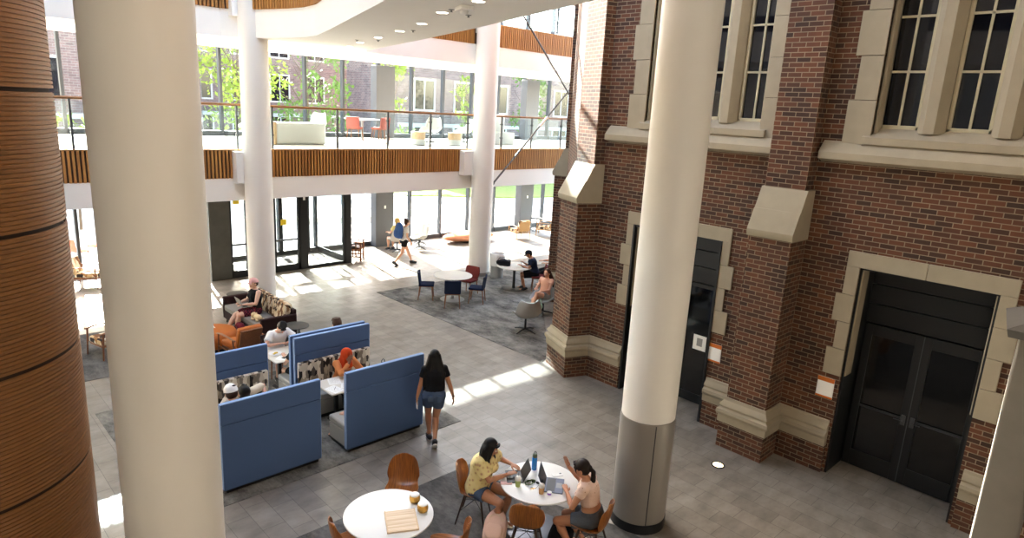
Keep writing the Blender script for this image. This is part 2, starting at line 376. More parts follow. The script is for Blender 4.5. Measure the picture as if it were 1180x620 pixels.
[MB().box(-1.25, 1.25, q, q + .05, .001, .012).build('mat_edge', 'black_plastic', m, smooth=0) for q in (-.6, .55)]

# ------------------------------------------------------------------ carpets
def carpet(poly, label, m): tag(MB().prism(poly, .0, .008).build('carpet', m, smooth=0), label, 'carpet')
carpet([(10.31, 9.45), (10.31, 16.3), (17.5, 16.3), (17.5, 13.0), (14.0, 13.0), (10.7, 9.6)], 'large mottled grey carpet under the round table with navy chairs', 'carpet_grey')
carpet([(2.2, 8.34), (7.05, 8.34), (7.05, 12.4), (2.2, 12.4)], 'mottled grey carpet strip under the blue high-backed booths', 'carpet_grey')
carpet([(1.6, 7.1), (6.25, 7.1), (6.25, 6.0), (6.5, 5.4), (6.8, 4.5), (6.8, 2.5), (1.6, 2.5)], 'dark mottled carpet under the two white round tables', 'carpet_dark')
carpet([(1.0, 14.0), (4.2, 14.0), (4.2, 16.9), (1.0, 16.9)], 'dark carpet patch under the striped bench beside the wood drum', 'carpet_dark')

# ------------------------------------------------------------------ round columns
def column(loc, r, ztop, label, wrap=False):
    t = thing('round_column', label, 'column', loc)
    z0 = 0
    if wrap:
        MB().lathe([(r + .012, .14), (r + .012, 1.62)], n=48).build('metal_wrap', 'column_wrap', t)
        MB().box(-r - .016, -r - .008, -.006, .006, .14, 1.6, Matrix.Rotation(.9, 4, 'Z')).build('wrap_seam', 'dark_plastic', t, smooth=0)
        MB().lathe([(r + .02, .0), (r + .02, .14)], n=48).build('base_ring', 'black_metal', t); z0 = 1.62
    else: MB().lathe([(r + .01, 0), (r + .01, .12)], n=48).build('base_ring', 'column_wrap', t)
    MB().lathe([(r, z0), (r, ztop)], n=64).build('shaft', 'column_paint', t)
    return t
column((1.38, 5.12, 0), .355, 13.2, 'thick white round column in front of the wood-clad drum')
column((6.92, 16.42, 0), .335, 13.2, 'white round column rising behind the sofa past the entrance doors')
column((14.4, 16.4, 0), .365, 13.2, 'white round column beside the bin with the diagonal steel rods')
column((7.13, 4.53, 0), .358, 13.2, 'white round column with grey metal lower wrap in front of the brick wall', True)

# ------------------------------------------------------------------ wood drum
d = thing('wood_drum', 'curved timber-clad stair drum with fine horizontal ribs and dark joints', 'stair drum', (.07, 7.75, 0))
Rd = 1.225; sp = 1.19; zs = [5.45 + sp * k for k in range(-5, 4)]
lo = [0] + [z for z in zs if z > .2]
for a, b_ in zip(lo, lo[1:] + [10.0]):
    if b_ - a < .1: continue
    pr = [(Rd - .012, a + .018)]; z = a + .018
    while z < b_ - .02:
        e = min(z + .029, b_ - .006); pr += [(Rd, z + .001), (Rd, e), (Rd - .011, e + .001), (Rd - .011, min(e + .009, b_ - .004))]; z = e + .0095
    m = MB(); n = 120
    rings = [[V((r * cos(2 * pi * j / n), r * sin(2 * pi * j / n), zz)) for j in range(n)] for r, zz in pr]
    m.loft(rings, caps=False).build('cladding_band', 'drum_wood', d, smooth=0)
MB().lathe([(Rd - .03, 0), (Rd - .03, 9.98)], n=96).build('drum_core', 'drum_gap', d)
MB().lathe([(Rd + .012, 0), (Rd + .012, .12)], n=96).build('base_ring', 'black_metal', d)

# ------------------------------------------------------------------ brick building
wall = struct('wall_right')
def cells(y0, y1, z0, z1, holes):
    ys = sorted({y0, y1} | {h for q in holes for h in q[:2]}); zz = sorted({z0, z1} | {h for q in holes for h in q[2:]})
    for ya, yb in zip(ys[:-1], ys[1:]):
        for za, zb in zip(zz[:-1], zz[1:]):
            cy, cz = (ya + yb) / 2, (za + zb) / 2
            if not any(q[0] < cy < q[1] and q[2] < cz < q[3] for q in holes): yield ya, yb, za, zb
W = 10.6
D1 = (1.55, 3.32, 0, 3.45); D2 = (5.6, 7.5, 0, 3.45); G1 = (1.2, 3.5, 5.5, 8.4); G2 = (5.2, 7.5, 5.5, 8.4)
m = MB()
for a, b_, c_, e in cells(-6, 8.95, 0, 13.2, [D1, D2, (G1[0], G1[1], 5.26, G1[3]), (G2[0], G2[1], 5.26, G2[3])]): m.box(W, W + .7, a, b_, c_, e)
m.prism([(W, 8.95), (14.3, 12.65), (14.6, 12.75), (21, 12.75), (21, 12.05), (14.8, 12.05), (W + .7, 8.0)], 0, 13.2)
m.build('brick_face', 'brick', wall, smooth=0)
MB().box(W + .75, W + .8, -6, 8.3, 0, 13.2).build('inner_lining', 'black_metal', wall, smooth=0)
def band(parent, y0, y1, ztop=.86, zbot=.47, name='plinth_moulding'):
    pr = [(0, ztop + .05), (-.022, ztop + .04), (-.03, ztop), (-.075, ztop - .06), (-.085, ztop - .09), (-.06, ztop - .1), (-.062, ztop - .125), (-.11, ztop - .16), (-.118, ztop - .21), (-.105, ztop - .25), (-.085, ztop - .265), (-.085, zbot), (0, zbot)]
    MB().loft([[V((W + x, y, z)) for x, z in pr] for y in (y0, y1)]).build(name, 'limestone', parent, smooth=25)
    MB().box(W - .06, W, y0, y1, 0, zbot).build('plinth_brick', 'brick', parent, smooth=0)
for k, (a, b_) in enumerate(((3.36, 4.2), (4.85, 5.58), (7.52, 8.75), (.95, 1.5))):
    band(struct('baseboard_right' if k == 0 else 'baseboard_right.%03d' % k), a, b_)
# string courses under the windows
for k, (a, b_) in enumerate(((.2, 4.15), (4.85, 8.3))):
    s = struct('trim_%d' % (2 + k))
    MB().loft([[V((W + x, y, z)) for x, z in [(0, 5.3), (-.03, 5.28), (-.17, 5.13), (-.17, 5.03), (-.12, 5.02), (0, 4.98)]] for y in (a, b_)]).build('string_course', 'limestone', s, smooth=20)
def quoins(parent, y0, y1, z0, z1, wide=(.26, .38), lintel=.27, hs=.36):
    """stone surround with stepped blocks on either jamb"""
    n_ = max(1, round((z1 - z0) / hs)); h = (z1 - z0) / n_
    for sd in (0, 1):
        m = MB()
        for i in range(n_):
            w_ = wide[(i + 1) % 2]
            a, b_ = (y0 - w_, y0) if sd == 0 else (y1, y1 + w_)
            m.box(W - .03, W + .25, a, b_, z0 + i * h + .003, z0 + (i + 1) * h - .003)
        m.build('stone_jamb', 'limestone', parent, bevel=.006)
        a, b_ = (y0, y0 + .05) if sd == 0 else (y1 - .05, y1)
        MB().box(W + .04, W + .3, a, b_, z0, z1).build('jamb_moulding', 'limestone', parent, bevel=.015)
    m = MB(); mid = (y0 + y1) / 2; w_ = wide[0]
    if lintel:
        m.box(W - .03, W + .25, y0 - w_, mid - .003, z1, z1 + lintel).box(W - .03, W + .25, mid + .003, y1 + w_, z1, z1 + lintel).build('stone_lintel', 'limestone', parent, bevel=.006)
# door 1: dark double door in a deep black recess
d1 = struct('door_1'); y0, y1, _, zt = D1
quoins(d1, y0, y1, 1.68, zt, (.19, .28), .24, .44)
MB().box(W + .02, W + .66, y0, y0 + .03, 0, zt).box(W + .02, W + .66, y1 - .03, y1, 0, zt).box(W + .02, W + .66, y0, y1, zt - .03, zt).build('recess_lining', 'black_metal', d1, smooth=0)
XD = W + .62
for k in range(3):
    za = 2.5 + k * .315
    MB().box(XD - .02, XD + .03, y0 + .03, y1 - .03, za + .005, za + .31).build('transom_panel', 'black_metal', d1, bevel=.004)
my = (y0 + y1) / 2
for k, (a, b_) in enumerate(((y0 + .05, my - .004), (my + .004, y1 - .05))):
    lf = MB().box(XD - .02, XD + .03, a, a + .11, .02, 2.48).box(XD - .02, XD + .03, b_ - .11, b_, .02, 2.48).box(XD - .02, XD + .03, a + .11, b_ - .11, .02, .3).box(XD - .02, XD + .03, a + .11, b_ - .11, 2.3, 2.48).build('door_leaf', 'black_metal', d1, bevel=.004)
    MB().box(XD, XD + .015, a + .11, b_ - .11, .3, 2.3).build('pane', 'door_glass_dark', lf, smooth=0)
    MB().box(XD - .035, XD - .02, a + .1, b_ - .1, 1.08, 1.12).build('push_bar', 'dark_plastic', lf, smooth=0)
    hy = b_ - .06 if k == 0 else a + .06
    MB().box(XD - .05, XD - .02, hy - .03, hy + .03, 1.0, 1.16).tube([(XD - .06, hy, 1.08), (XD - .09, hy, 1.08), (XD - .09, hy + (.12 if k else -.12), 1.08)], .009).build('lever_handle', 'steel', lf)
MB().box(XD - .025, XD - .018, my - .006, my + .006, .02, 2.48).build('meeting_strip', 'steel', d1, smooth=0)
# door 2: glazed opening in a black lining
d2 = struct('door_2'); y0, y1, _, zt = D2
quoins(d2, y0, y1, 1.78, zt, (.16, .27), .24, .44)
MB().box(W - .05, W + .66, y0, y0 + .04, 0, zt).box(W - .05, W + .66, y1 - .04, y1, 0, zt).box(W - .02, W + .66, y0, y1, zt - .04, zt).build('recess_lining', 'black_metal', d2, smooth=0)
for k in range(3):
    za = 2.45 + k * .32
    MB().box(XD - .02, XD + .03, y0 + .04, y1 - .04, za + .005, za + .315).build('transom_panel', 'black_metal', d2, bevel=.004)
for a, b_ in ((y0 + .05, 6.54), (6.56, y1 - .05)):
    lf = MB().box(XD - .02, XD + .03, a, a + .07, .02, 2.44).box(XD - .02, XD + .03, b_ - .07, b_, .02, 2.44).box(XD - .02, XD + .03, a, b_, .02, .2).box(XD - .02, XD + .03, a, b_, 2.36, 2.44).build('door_leaf', 'black_metal', d2, bevel=.004)
    MB().box(XD, XD + .015, a + .07, b_ - .07, .2, 2.36).build('pane', 'door_glass_dark', lf, smooth=0)
nt_ = tag(MB().box(XD - .025, XD - .02, 6.0, 6.28, 1.12, 1.42).build('paper_notice', 'paper', smooth=0), 'white printed notice taped to the dark glass behind the wrapped column', 'notice')
MB().box(XD - .027, XD - .025, 6.08, 6.2, 1.2, 1.36).build('printed_block', 'grey_plastic', nt_, smooth=0)
# the two upper windows
def gothic_window(name, g):
    w = struct(name); y0, y1, z0, z1 = g
    quoins(w, y0, y1, z0 - .22, z1, (.31, .39), .4, .62); MB().box(W - .035, W + .2, y0 - .3, y1 + .3, 5.24, z0 - .2).build('stone_apron', 'limestone', w, smooth=0)
    MB().loft([[V((W + x, y, z)) for x, z in [(.3, z0 + .06), (-.03, z0 - .1), (-.08, z0 - .12), (-.08, z0 - .22), (.3, z0 - .22)]] for y in (y0 - .1, y1 + .1)]).build('stone_sill', 'limestone', w, smooth=20)
    k = 3; lw = .54; mw = (y1 - y0 - k * lw) / (k - 1)
    for i in range(k - 1):
        a = y0 + lw + i * (lw + mw)
        pr = [(0, W + .3), (0, W + .17), (mw * .3, W + .04), (mw * .7, W + .04), (mw, W + .17), (mw, W + .3)]
        MB().loft([[V((x, a + q, z)) for q, x in pr] for z in (z0 - .03, z1)]).build('stone_mullion', 'limestone', w, smooth=20)
    for i in range(k):
        a = y0 + i * (lw + mw); b_ = a + lw; X = W + .24
        fr = MB().box(X - .03, X + .04, a, a + .05, z0, z1).box(X - .03, X + .04, b_ - .05, b_, z0, z1).box(X - .03, X + .04, a, b_, z0, z0 + .07).build('sash_frame', 'cream_paint', w, bevel=.008)
        MB().box(X + .015, X + .025, a + .05, b_ - .05, z0 + .07, z1).build('pane', 'window_dark', fr, smooth=0)
        m = MB().box(X - .01, X + .03, (a + b_) / 2 - .016, (a + b_) / 2 + .016, z0 + .07, z1)
        for q in range(1, 4): m.box(X - .01, X + .03, a + .05, b_ - .05, z0 + .07 + .75 * q - .016, z0 + .07 + .75 * q + .016)
        m.build('glazing_bar', 'cream_paint', fr, smooth=0)
wn += 1; gothic_window('window_%d' % wn, G1); wn += 1; gothic_window('window_%d' % wn, G2)
# buttresses
def frustum(rings, name, m, parent, smooth=20):
    return MB().loft([[V((x, y, z)) for x, y in ((-.2, -w), (d_, -w), (d_, w), (-.2, w))] for d_, w, z in rings]).build(name, m, parent, smooth=smooth)
def buttress(loc, rz, label, dl=.53, du=.27, w=.345, top=13.2, zc=3.8):
    t = thing('brick_buttress', label, 'buttress', loc, rz)
    frustum([(dl + .06, w + .06, 0), (dl + .06, w + .06, .47)], 'plinth_brick', 'brick', t)
    frustum([(dl + .085, w + .085, .47), (dl + .085, w + .085, .595), (dl + .105, w + .105, .61), (dl + .118, w + .118, .65), (dl + .11, w + .11, .7), (dl + .062, w + .062, .735), (dl + .06, w + .06, .76), (dl + .085, w + .085, .77), (dl + .075, w + .075, .8), (dl + .03, w + .03, .86), (dl + .022, w + .022, .91)], 'plinth_moulding', 'limestone', t)
    frustum([(dl, w, .9), (dl, w, zc - .05)], 'lower_shaft', 'brick', t)
    pr = [(-.2, zc - .06), (dl + .04, zc - .06), (dl + .06, zc), (dl + .06, zc + .05), (dl * .5 + du * .5 + .035, zc + .38), (dl * .5 + du * .5 + .02, zc + .38), (du + .0, zc + .72), (-.2, zc + .72)]
    MB().loft([[V((x, y, z)) for x, z in pr] for y in (-w - .03, w + .03)]).build('weathering_cap', 'limestone', t, smooth=20)
    frustum([(du, w - .02, zc + .3), (du, w - .02, top)], 'upper_shaft', 'brick', t)
buttress((W, 4.54, 0), pi, 'brick buttress with sloped stone cap between the two dark doorways')
a = atan2(.38, -.925)
buttress((10.575, 8.84, 0), a, 'angled brick buttress at the building corner catching sunlight above its cap', .32, .02, .407)
buttress((14.55, 12.5, 0), atan2(.924, -.383), 'farther brick buttress behind the angled corner one with its cap in profile', .53, .27, .35)
# stone pier at the right-hand edge
p = thing('stone_pier', 'weathered grey stone pier with dark gabled cap beside the right doorway', 'pier', (0, 0, 0))
MB().prism([(8.0, .94), (8.75, 1.045), (9.3, .3), (8.2, -.6), (7.95, .3)], 0, 3.58).build('pier_shaft', 'pier_stone', p, bevel=.01)
MB().box(7.9, 8.0, -.4, .55, .9, 2.3).build('brick_inset', 'brick', p, smooth=0)
MB().loft([[V(q) for q in ((7.86, 1.02, 3.58), (8.8, 1.2, 3.58), (9.0, -.6, 3.58), (7.86, -.6, 3.58))], [V(q) for q in ((7.84, 1.04, 3.66), (8.82, 1.22, 3.66), (9.02, -.62, 3.66), (7.84, -.62, 3.66))], [V(q) for q in ((8.2, .5, 4.0), (8.5, .5, 4.0), (8.5, .2, 4.0), (8.2, .2, 4.0))]]).build('gabled_cap', 'slate', p, smooth=20)
# signs on the brick
for y, z, la in ((5.49, 1.4, 'white room sign with orange bands on brick between the column and buttress'), (3.52, 1.43, 'white room sign with orange bands on brick beside the double door')):
    s = thing('room_sign', la, 'sign', (W, y, z))
    MB().box(-.012, 0, -.13, .13, -.17, .17).build('backing', 'white_plastic', s, bevel=.003)
    MB().box(-.015, -.011, -.13, .13, .1, .17).build('orange_band', 'orange_card', s, smooth=0); MB().box(-.015, -.011, -.13, .13, -.17, -.14).build('orange_band', 'orange_card', s, smooth=0)
    MB().box(-.015, -.011, -.115, .115, -.135, .095).build('sign_card', 'paper', s, smooth=0)
# floor light and ceiling fittings
s = thing('floor_uplight', 'round recessed uplight glowing in the tiles near the brick wall', 'light', (9.4, 4.55, 0))
MB().lathe([(.11, 0), (.11, .008), (.085, .01), (.085, .006)], n=32).build('trim_ring', 'black_metal', s)
MB().lathe([(.084, .002), (.084, .007)], n=32).build('lens', 'floor_glow', s)
LP = [(8.98, 15.5), (8.45, 14.1), (7.95, 12.55), (7.44, 11.0), (6.93, 9.6), (6.26, 8.17), (5.84, 6.87)]
names = ['farthest over the mezzanine edge', 'second from the far end', 'third from the far end', 'middle of the row', 'third from the near end', 'second from the near end', 'nearest at the top edge of the view']
l0 = None
for (x, y), nm in zip(LP, names):
    la = 'round recessed downlight in the white bridge soffit, ' + nm
    if l0 is None:
        l0 = thing('recessed_downlight', la, 'light', (x, y, 6.83), 0, 'downlights along the bridge soffit')
        MB().lathe([(.1, 0), (.1, -.008), (.085, -.01), (.085, 0)], n=24).build('trim_ring', 'white_plastic', l0)
        MB().lathe([(.083, -.006), (.083, -.002)], n=24).build('lens', 'lamp_glow', l0)
    else: dup(l0, (x, y, 6.83), label=la)
SP = [(8.1, 13.65), (8.3, 13.1), (7.5, 10.66), (6.16, 7.83), (6.64, 8.03)]
l0 = None
for (x, y), nm in zip(SP, ('farthest one', 'near the third downlight', 'beside the middle downlights', 'left of the smoke detector', 'nearest the bridge edge')):
    la = 'small dark sprinkler head in the bridge soffit, ' + nm
    if l0 is None:
        l0 = thing('ceiling_sprinkler', la, 'sprinkler', (x, y, 6.83), 0, 'sprinklers in the bridge soffit')
        MB().lathe([(.045, 0), (.045, -.006), (.015, -.01), (.012, -.03)], n=16).build('escutcheon', 'grey_plastic', l0)
        MB().lathe([(.022, -.03), (.022, -.034)], n=12).build('deflector', 'steel', l0)
    else: dup(l0, (x, y, 6.83), label=la)
s = thing('smoke_detector', 'white box-shaped detector hanging under the bridge soffit', 'detector', (6.04, 7.4, 6.83), 1.2)
MB().box(-.16, .16, -.09, .09, -.06, 0).build('housing', 'white_plastic', s, bevel=.012); MB().lathe([(.06, -.06), (.05, -.1), (.02, -.11)], n=20).build('sensor', 'white_plastic', s)
# tension rods
def rod(p0, p1, la):
    t = thing('tension_rod', la, 'rod'); MB().cyl(p0, p1, .032, n=12).build('rod_bar', 'rod_steel', t)
    a, b_ = V(p0), V(p1); u = nrm(b_ - a); mid = a + (b_ - a) * .35
    MB().cyl(mid - u * .25, mid + u * .25, .045, n=12).build('turnbuckle', 'chrome', t)
    MB().cyl(a, a + u * .25, .05, n=12).build('clevis', 'rod_steel', t); MB().cyl(b_ - u * .25, b_, .05, n=12).build('clevis', 'rod_steel', t)
rod((14.72, 16.4, 2.92), (21.6, 16.4, 9.25), 'steel tension rod rising from the column foot of the mezzanine towards the brick corner')
rod((15.05, 16.38, 9.25), (21.6, 16.38, 3.1), 'steel tension rod descending from the bridge soffit across the balcony')
# balcony guards
def guard(name, z0, xs, la, x_end, y=16.86):
    t = thing('balcony_guard', la, 'railing', (0, 0, 0))
    for x in xs:
        p_ = MB().box(x - .022, x + .022, y - .06, y - .0, z0, z0 + 1.05).build('post', 'steel', t, smooth=0)
        [MB().cyl((x, y - .08, z0 + q), (x, y + .03, z0 + q), .028, n=10).build('glass_clamp', 'dark_plastic', p_) for q in (.35, .8)]
    for a, b_ in zip(xs[:-1], xs[1:]): MB().box(a + .03, b_ - .03, y + .015, y + .03, z0 + .06, z0 + 1.0).build('glass_panel', 'glass_guard', t, smooth=0)
    MB().tube([(xs[0] - .2, y, z0 + 1.07), (x_end, y, z0 + 1.07)], .032, 10).build('handrail', 'handrail', t)
guard('a', 4.19, [1.3, 3.1, 4.95, 6.6, 7.5, 9.36, 11.0, 12.55, 14.05, 15.55, 17.0, 18.55, 20.3, 22.0], 'glass balcony guard with wooden handrail along the second-floor mezzanine', 22.2)
guard('b', 8.19, [11.0, 12.6, 14.1, 15.3, 16.6, 18.0, 19.4, 20.9, 22.4], 'glass balcony guard with wooden handrail on the third floor above', 22.6)
# ------------------------------------------------------------------ outdoors
st(MB().box(-30, 70, 22.46, 90, -.35, -.06).build('ground_plaza', 'pale_concrete', smooth=0))
tag(MB().prism([(21, 35.5), (29.5, 30.5), (44, 27), (60, 30), (60, 37), (24, 42)], -.06, .02).build('lawn', 'lawn', smooth=0), 'strip of green lawn beyond the far windows', 'grass', kind='stuff')
tag(MB().lathe([(5.2, -.06), (5.2, .05), (4.9, .08)], (17.0, 32.5, 0), 48).build('gravel_bed', 'gravel', smooth=30), 'round pale gravel bed outside the far windows', 'gravel', kind='stuff')
s = thing('stone_kerb', 'low curved stone kerb around the gravel bed outside', 'kerb', (17.0, 32.5, 0))
MB().lathe([(5.2, -.06), (5.2, .2), (5.45, .2), (5.45, -.06)], n=64).build('kerb_ring', 'pale_concrete', s)
def far_building(x0, x1, y, h, label, wins, rz=0, depth=8):
    t = thing('brick_building', label, 'building', (x0, y, 0), rz); L = x1 - x0
    MB().box(0, L, 0, depth, -.1, h).build('wall', 'brick_far', t, smooth=0)
    MB().box(-.15, L + .15, -.15, depth, h, h + .5).build('parapet', 'window_trim', t, smooth=0)
    MB().box(0, L, -.08, 0, 3.7, 4.0).build('belt_course', 'window_trim', t, smooth=0)
    for a, z, ww, hh in wins:
        f = MB().box(a, a + ww, -.07, .02, z, z + .14).box(a, a + ww, -.07, .02, z + hh - .14, z + hh).box(a, a + .14, -.07, .02, z + .14, z + hh - .14).box(a + ww - .14, a + ww, -.07, .02, z + .14, z + hh - .14).box(a + ww / 2 - .05, a + ww / 2 + .05, -.05, .02, z + .14, z + hh - .14).build('window_frame', 'window_trim', t, smooth=0)
        MB().box(a + .1, a + ww - .1, -.03, -.01, z + .1, z + hh - .1).build('pane', 'window_dark', f, smooth=0)
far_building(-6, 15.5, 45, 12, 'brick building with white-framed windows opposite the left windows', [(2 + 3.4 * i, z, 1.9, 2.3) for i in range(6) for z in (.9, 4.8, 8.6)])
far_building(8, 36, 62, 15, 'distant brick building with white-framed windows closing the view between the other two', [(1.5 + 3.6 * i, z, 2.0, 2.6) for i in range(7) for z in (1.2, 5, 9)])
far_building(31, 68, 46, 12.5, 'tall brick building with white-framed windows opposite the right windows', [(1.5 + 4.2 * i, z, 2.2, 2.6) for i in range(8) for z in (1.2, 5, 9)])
def tree(loc, h, r, label, leafm, seed, trunk=.12, kind='tree', n=1500, zc=None):
    rnd = random.Random(seed); t = thing(kind, label, 'tree', loc, 0, 'trees outside the glass wall')
    m = MB(); zc = zc or h * .62
    m.tube([(0, 0, -.1), (.03, .02, h * .3), (-.05, .06, h * .6), (.02, 0, h * .9)], [trunk, trunk * .8, trunk * .5, .02], 8)
    for i in range(9):
        a = rnd.uniform(0, 6.28); z = h * rnd.uniform(.3, .7); q = V((cos(a) * r * .8, sin(a) * r * .8, z + rnd.uniform(.2, .3) * h)); m.tube([(0, 0.03, z), (q.x * .5, q.y * .5, z + (q.z - z) * .6), q], [trunk * .4, trunk * .25, .01], 6)
    m.build('trunk', 'bark', t)
    m = MB(); bl = []
    for i in range(16):
        a = rnd.uniform(0, 6.28); rr = r * math.sqrt(rnd.random()) * .8; bl.append((V((cos(a) * rr, sin(a) * rr, zc + rnd.uniform(-.34, .36) * h * .9)), r * rnd.uniform(.28, .45)))
    for i in range(n):
        c, q = rnd.choice(bl); d_ = nrm(V((rnd.gauss(0, 1), rnd.gauss(0, 1), rnd.gauss(0, 1)))) * q * rnd.random() ** .4; p_ = c + d_
        u = nrm(V((rnd.gauss(0, 1), rnd.gauss(0, 1), rnd.gauss(0, 1)))); w_ = nrm(u.cross(V((.3, .5, .8)))); s_ = rnd.uniform(.1, .2)
        m.add([p_ - u * s_, p_ + w_ * s_ * .5 + u.cross(w_) * .03, p_ + u * s_, p_ - w_ * s_ * .5], [(0, 1, 2), (0, 2, 3)])
    m.build('foliage', leafm, t, smooth=0, uv=False)
tree((15.5, 39.0, 0), 10, 2.9, 'leafy pale tree outside behind the red chairs on the mezzanine', 'leaf_light', 1)
tree((20.5, 40.5, 0), 10, 2.6, 'broad airy tree outside left of the grey window column', 'leaf', 2, n=1100)
tree((26.0, 39.0, 0), 9.5, 1.6, 'slim young tree outside right of the grey window column', 'leaf_light', 3, .06, n=700)
tree((32.3, 38.5, 0), 9.5, 1.4, 'narrow sapling outside behind the rod-braced balcony', 'leaf_light', 4, .05, n=600)
tree((10.5, 40.0, 0), 9.5, 2.4, 'rounded tree outside beyond the entrance vestibule', 'leaf', 5)
tree((5.6, 30.5, 0), 4.2, 1.3, 'small shrub-like tree outside past the orange terrace chairs', 'leaf_light', 6, .06, n=900, zc=2.8)
tree((38, 38, 0), 9.5, 1.8, 'tree outside at the far right beside the lawn', 'leaf', 8, .07, n=900)
# ------------------------------------------------------------------ tables
def round_table(label, loc, r, top, colm='black_metal', base_r=.36, group=None, thick=.028):
    t = thing('round_table', label, 'table', loc, 0, group)
    MB().lathe([(r - .02, .74 - thick), (r, .74 - thick + .008), (r, .735), (r - .006, .74)], n=64).build('tabletop', top, t)
    MB().lathe([(.06, .02), (.045, .06), (.04, .66), (.16, .69), (.16, .712)], n=24).build('pedestal', colm, t)
    MB().lathe([(base_r, 0), (base_r, .012), (base_r - .04, .022), (.06, .03)], n=48).build('base_plate', colm, t)
    return t
plain('base_blue_grey', '5d6068', .35, .3, .05, 5)
round_table('white round cafe table holding a wooden tray and two gold canisters', (3.905, 5.887, 0), .53, 'white_laminate')
round_table('white round cafe table crowded with laptops and drinks', (5.83, 5.245, 0), .52, 'white_laminate', 'base_blue_grey', .40)
round_table('cream round table ringed by navy and maroon chairs on the grey carpet', (11.75, 14.5, 0), .56, 'cream_laminate', 'grey_plastic', .36)
round_table('pale round table with a backpack and laptop beside the man in the dark cap', (14.12, 14.38, 0), .55, 'cream_laminate', 'black_metal', .38)
def booth_table(label, x0, x1, y0, y1):
    t = thing('booth_table', label, 'table', ((x0 + x1) / 2, (y0 + y1) / 2, 0)); a, b_ = (x1 - x0) / 2, (y1 - y0) / 2
    MB().box(-a, a, -b_, b_, .71, .74).build('tabletop', 'cream_laminate', t, bevel=.008)
    for sx in (-1, 1):
        MB().box(sx * a * .6 - .03, sx * a * .6 + .03, -.03, .03, .02, .71).build('leg', 'black_metal', t, smooth=0); MB().box(sx * a * .6 - .03, sx * a * .6 + .03, -b_ * .8, b_ * .8, 0, .03).build('foot', 'black_metal', t, bevel=.005)
booth_table('booth table with papers between the hijab wearer and the right front panel', 5.0, 6.25, 9.25, 9.9)
booth_table('booth table behind the left front blue panel', 3.1, 4.3, 9.25, 9.9)
booth_table('table with a plate of food in front of the person in the white shirt', 4.87, 6.0, 11.1, 11.8)
# ------------------------------------------------------------------ booths
def booth(label, x0, x1, y, face, rear=False):
    """high-backed bench; face=+1 sits towards +y, -1 towards -y; y is the outer face of the panel"""
    t = thing('booth_bench', label, 'booth', ((x0 + x1) / 2, y, 0), 0 if face > 0 else pi); a = (x1 - x0) / 2
    for z0, z1, nm in ((.06, 1.06, 'lower_panel'), (1.066, 1.37, 'upper_panel')):
        MB().box(-a, a, 0, .075, z0, z1).build(nm, 'booth_blue', t, bevel=.012)
    MB().box(-a + .005, a - .005, .006, .069, 1.366, 1.378).box(-a - .004, -a + .012, .006, .069, .08, 1.36).box(a - .012, a + .004, .006, .069, .08, 1.36).build('edge_piping', 'booth_edge', t, bevel=.003)
    MB().box(-a + .04, a - .04, .03, .58, 0, .07).build('plinth', 'black_plastic', t, smooth=0)
    MB().box(-a + .02, a - .02, .075, .6, .07, .34).build('seat_base', 'mattress_grey', t, bevel=.012)
    MB().box(-a + .015, a - .015, .075, .61, .342, .455).build('seat_cushion', 'mattress_grey', t, bevel=.03, seg=3)
    MB().box(-a + .03, a - .03, .07, .15, .455, .93).build('back_cushion', 'booth_pattern', t, bevel=.025, seg=3)
booth('blue high-backed booth panel in front, left of the gap, seen from behind', 2.97, 4.46, 8.6, 1)
booth('blue high-backed booth panel in front, right of the gap beside the walking woman', 4.88, 6.37, 8.57, 1)
booth('blue booth bench with patterned back facing the camera, behind the left front panel', 2.97, 4.47, 10.57, -1)
booth('blue booth bench with patterned back where the person in the orange hijab sits', 4.94, 6.46, 10.53, -1)
booth('blue booth bench backing onto the hijab wearer, facing the table with the plate', 4.94, 6.46, 10.62, 1)
# ------------------------------------------------------------------ shell chairs of walnut veneer
def shell_chair():
    t = thing('shell_chair', 'x', 'chair', (0, 0, 0), 0, 'walnut shell chairs at the two white tables')
    prof = [(.23, .415, .19), (.2, .435, .225), (.1, .43, .235), (0, .415, .235), (-.1, .413, .23), (-.17, .435, .225), (-.21, .49, .225), (-.235, .57, .225), (-.255, .66, .215), (-.268, .74, .195), (-.275, .79, .165), (-.28, .825, .115), (-.282, .838, .06)]
    grid = []
    for x, z, w_ in prof:
        k = max(0, min(1, (z - .42) / .15)); row = []
        for j in range(15):
            u = j / 7 - 1; e = abs(u) ** 2.6; side = 1 - .2 * (1 - k) * abs(x) / .25
            row.append((x + e * (.085 * k * (1 if z < .78 else .5)), u * w_ * side, z + e * .055 * (1 - k)))
        grid.append(row)
    MB().surf(grid, .011).build('shell', 'walnut', t, smooth=60, sub=1)
    for sx, sy in ((1, 1), (1, -1), (-1, 1), (-1, -1)):
        MB().tube([(sx * .11 - .01, sy * .12, .41), (sx * .2 - .02, sy * .21, 0)], [.017, .011], 10).build('leg', 'walnut_dark', t)
    MB().tube([(.12, .14, .36), (-.16, -.165, .2)], .005, 6).tube([(.12, -.14, .36), (-.16, .165, .2)], .005, 6).tube([(-.13, .14, .36), (.15, -.17, .2)], .005, 6).tube([(-.13, -.14, .36), (.15, .17, .2)], .005, 6).build('wire_brace', 'black_metal', t)
    MB().box(-.12, .1, -.13, .13, .395, .408).build('mount_plate', 'black_metal', t, bevel=.004); return t
ch = shell_chair(); first = True
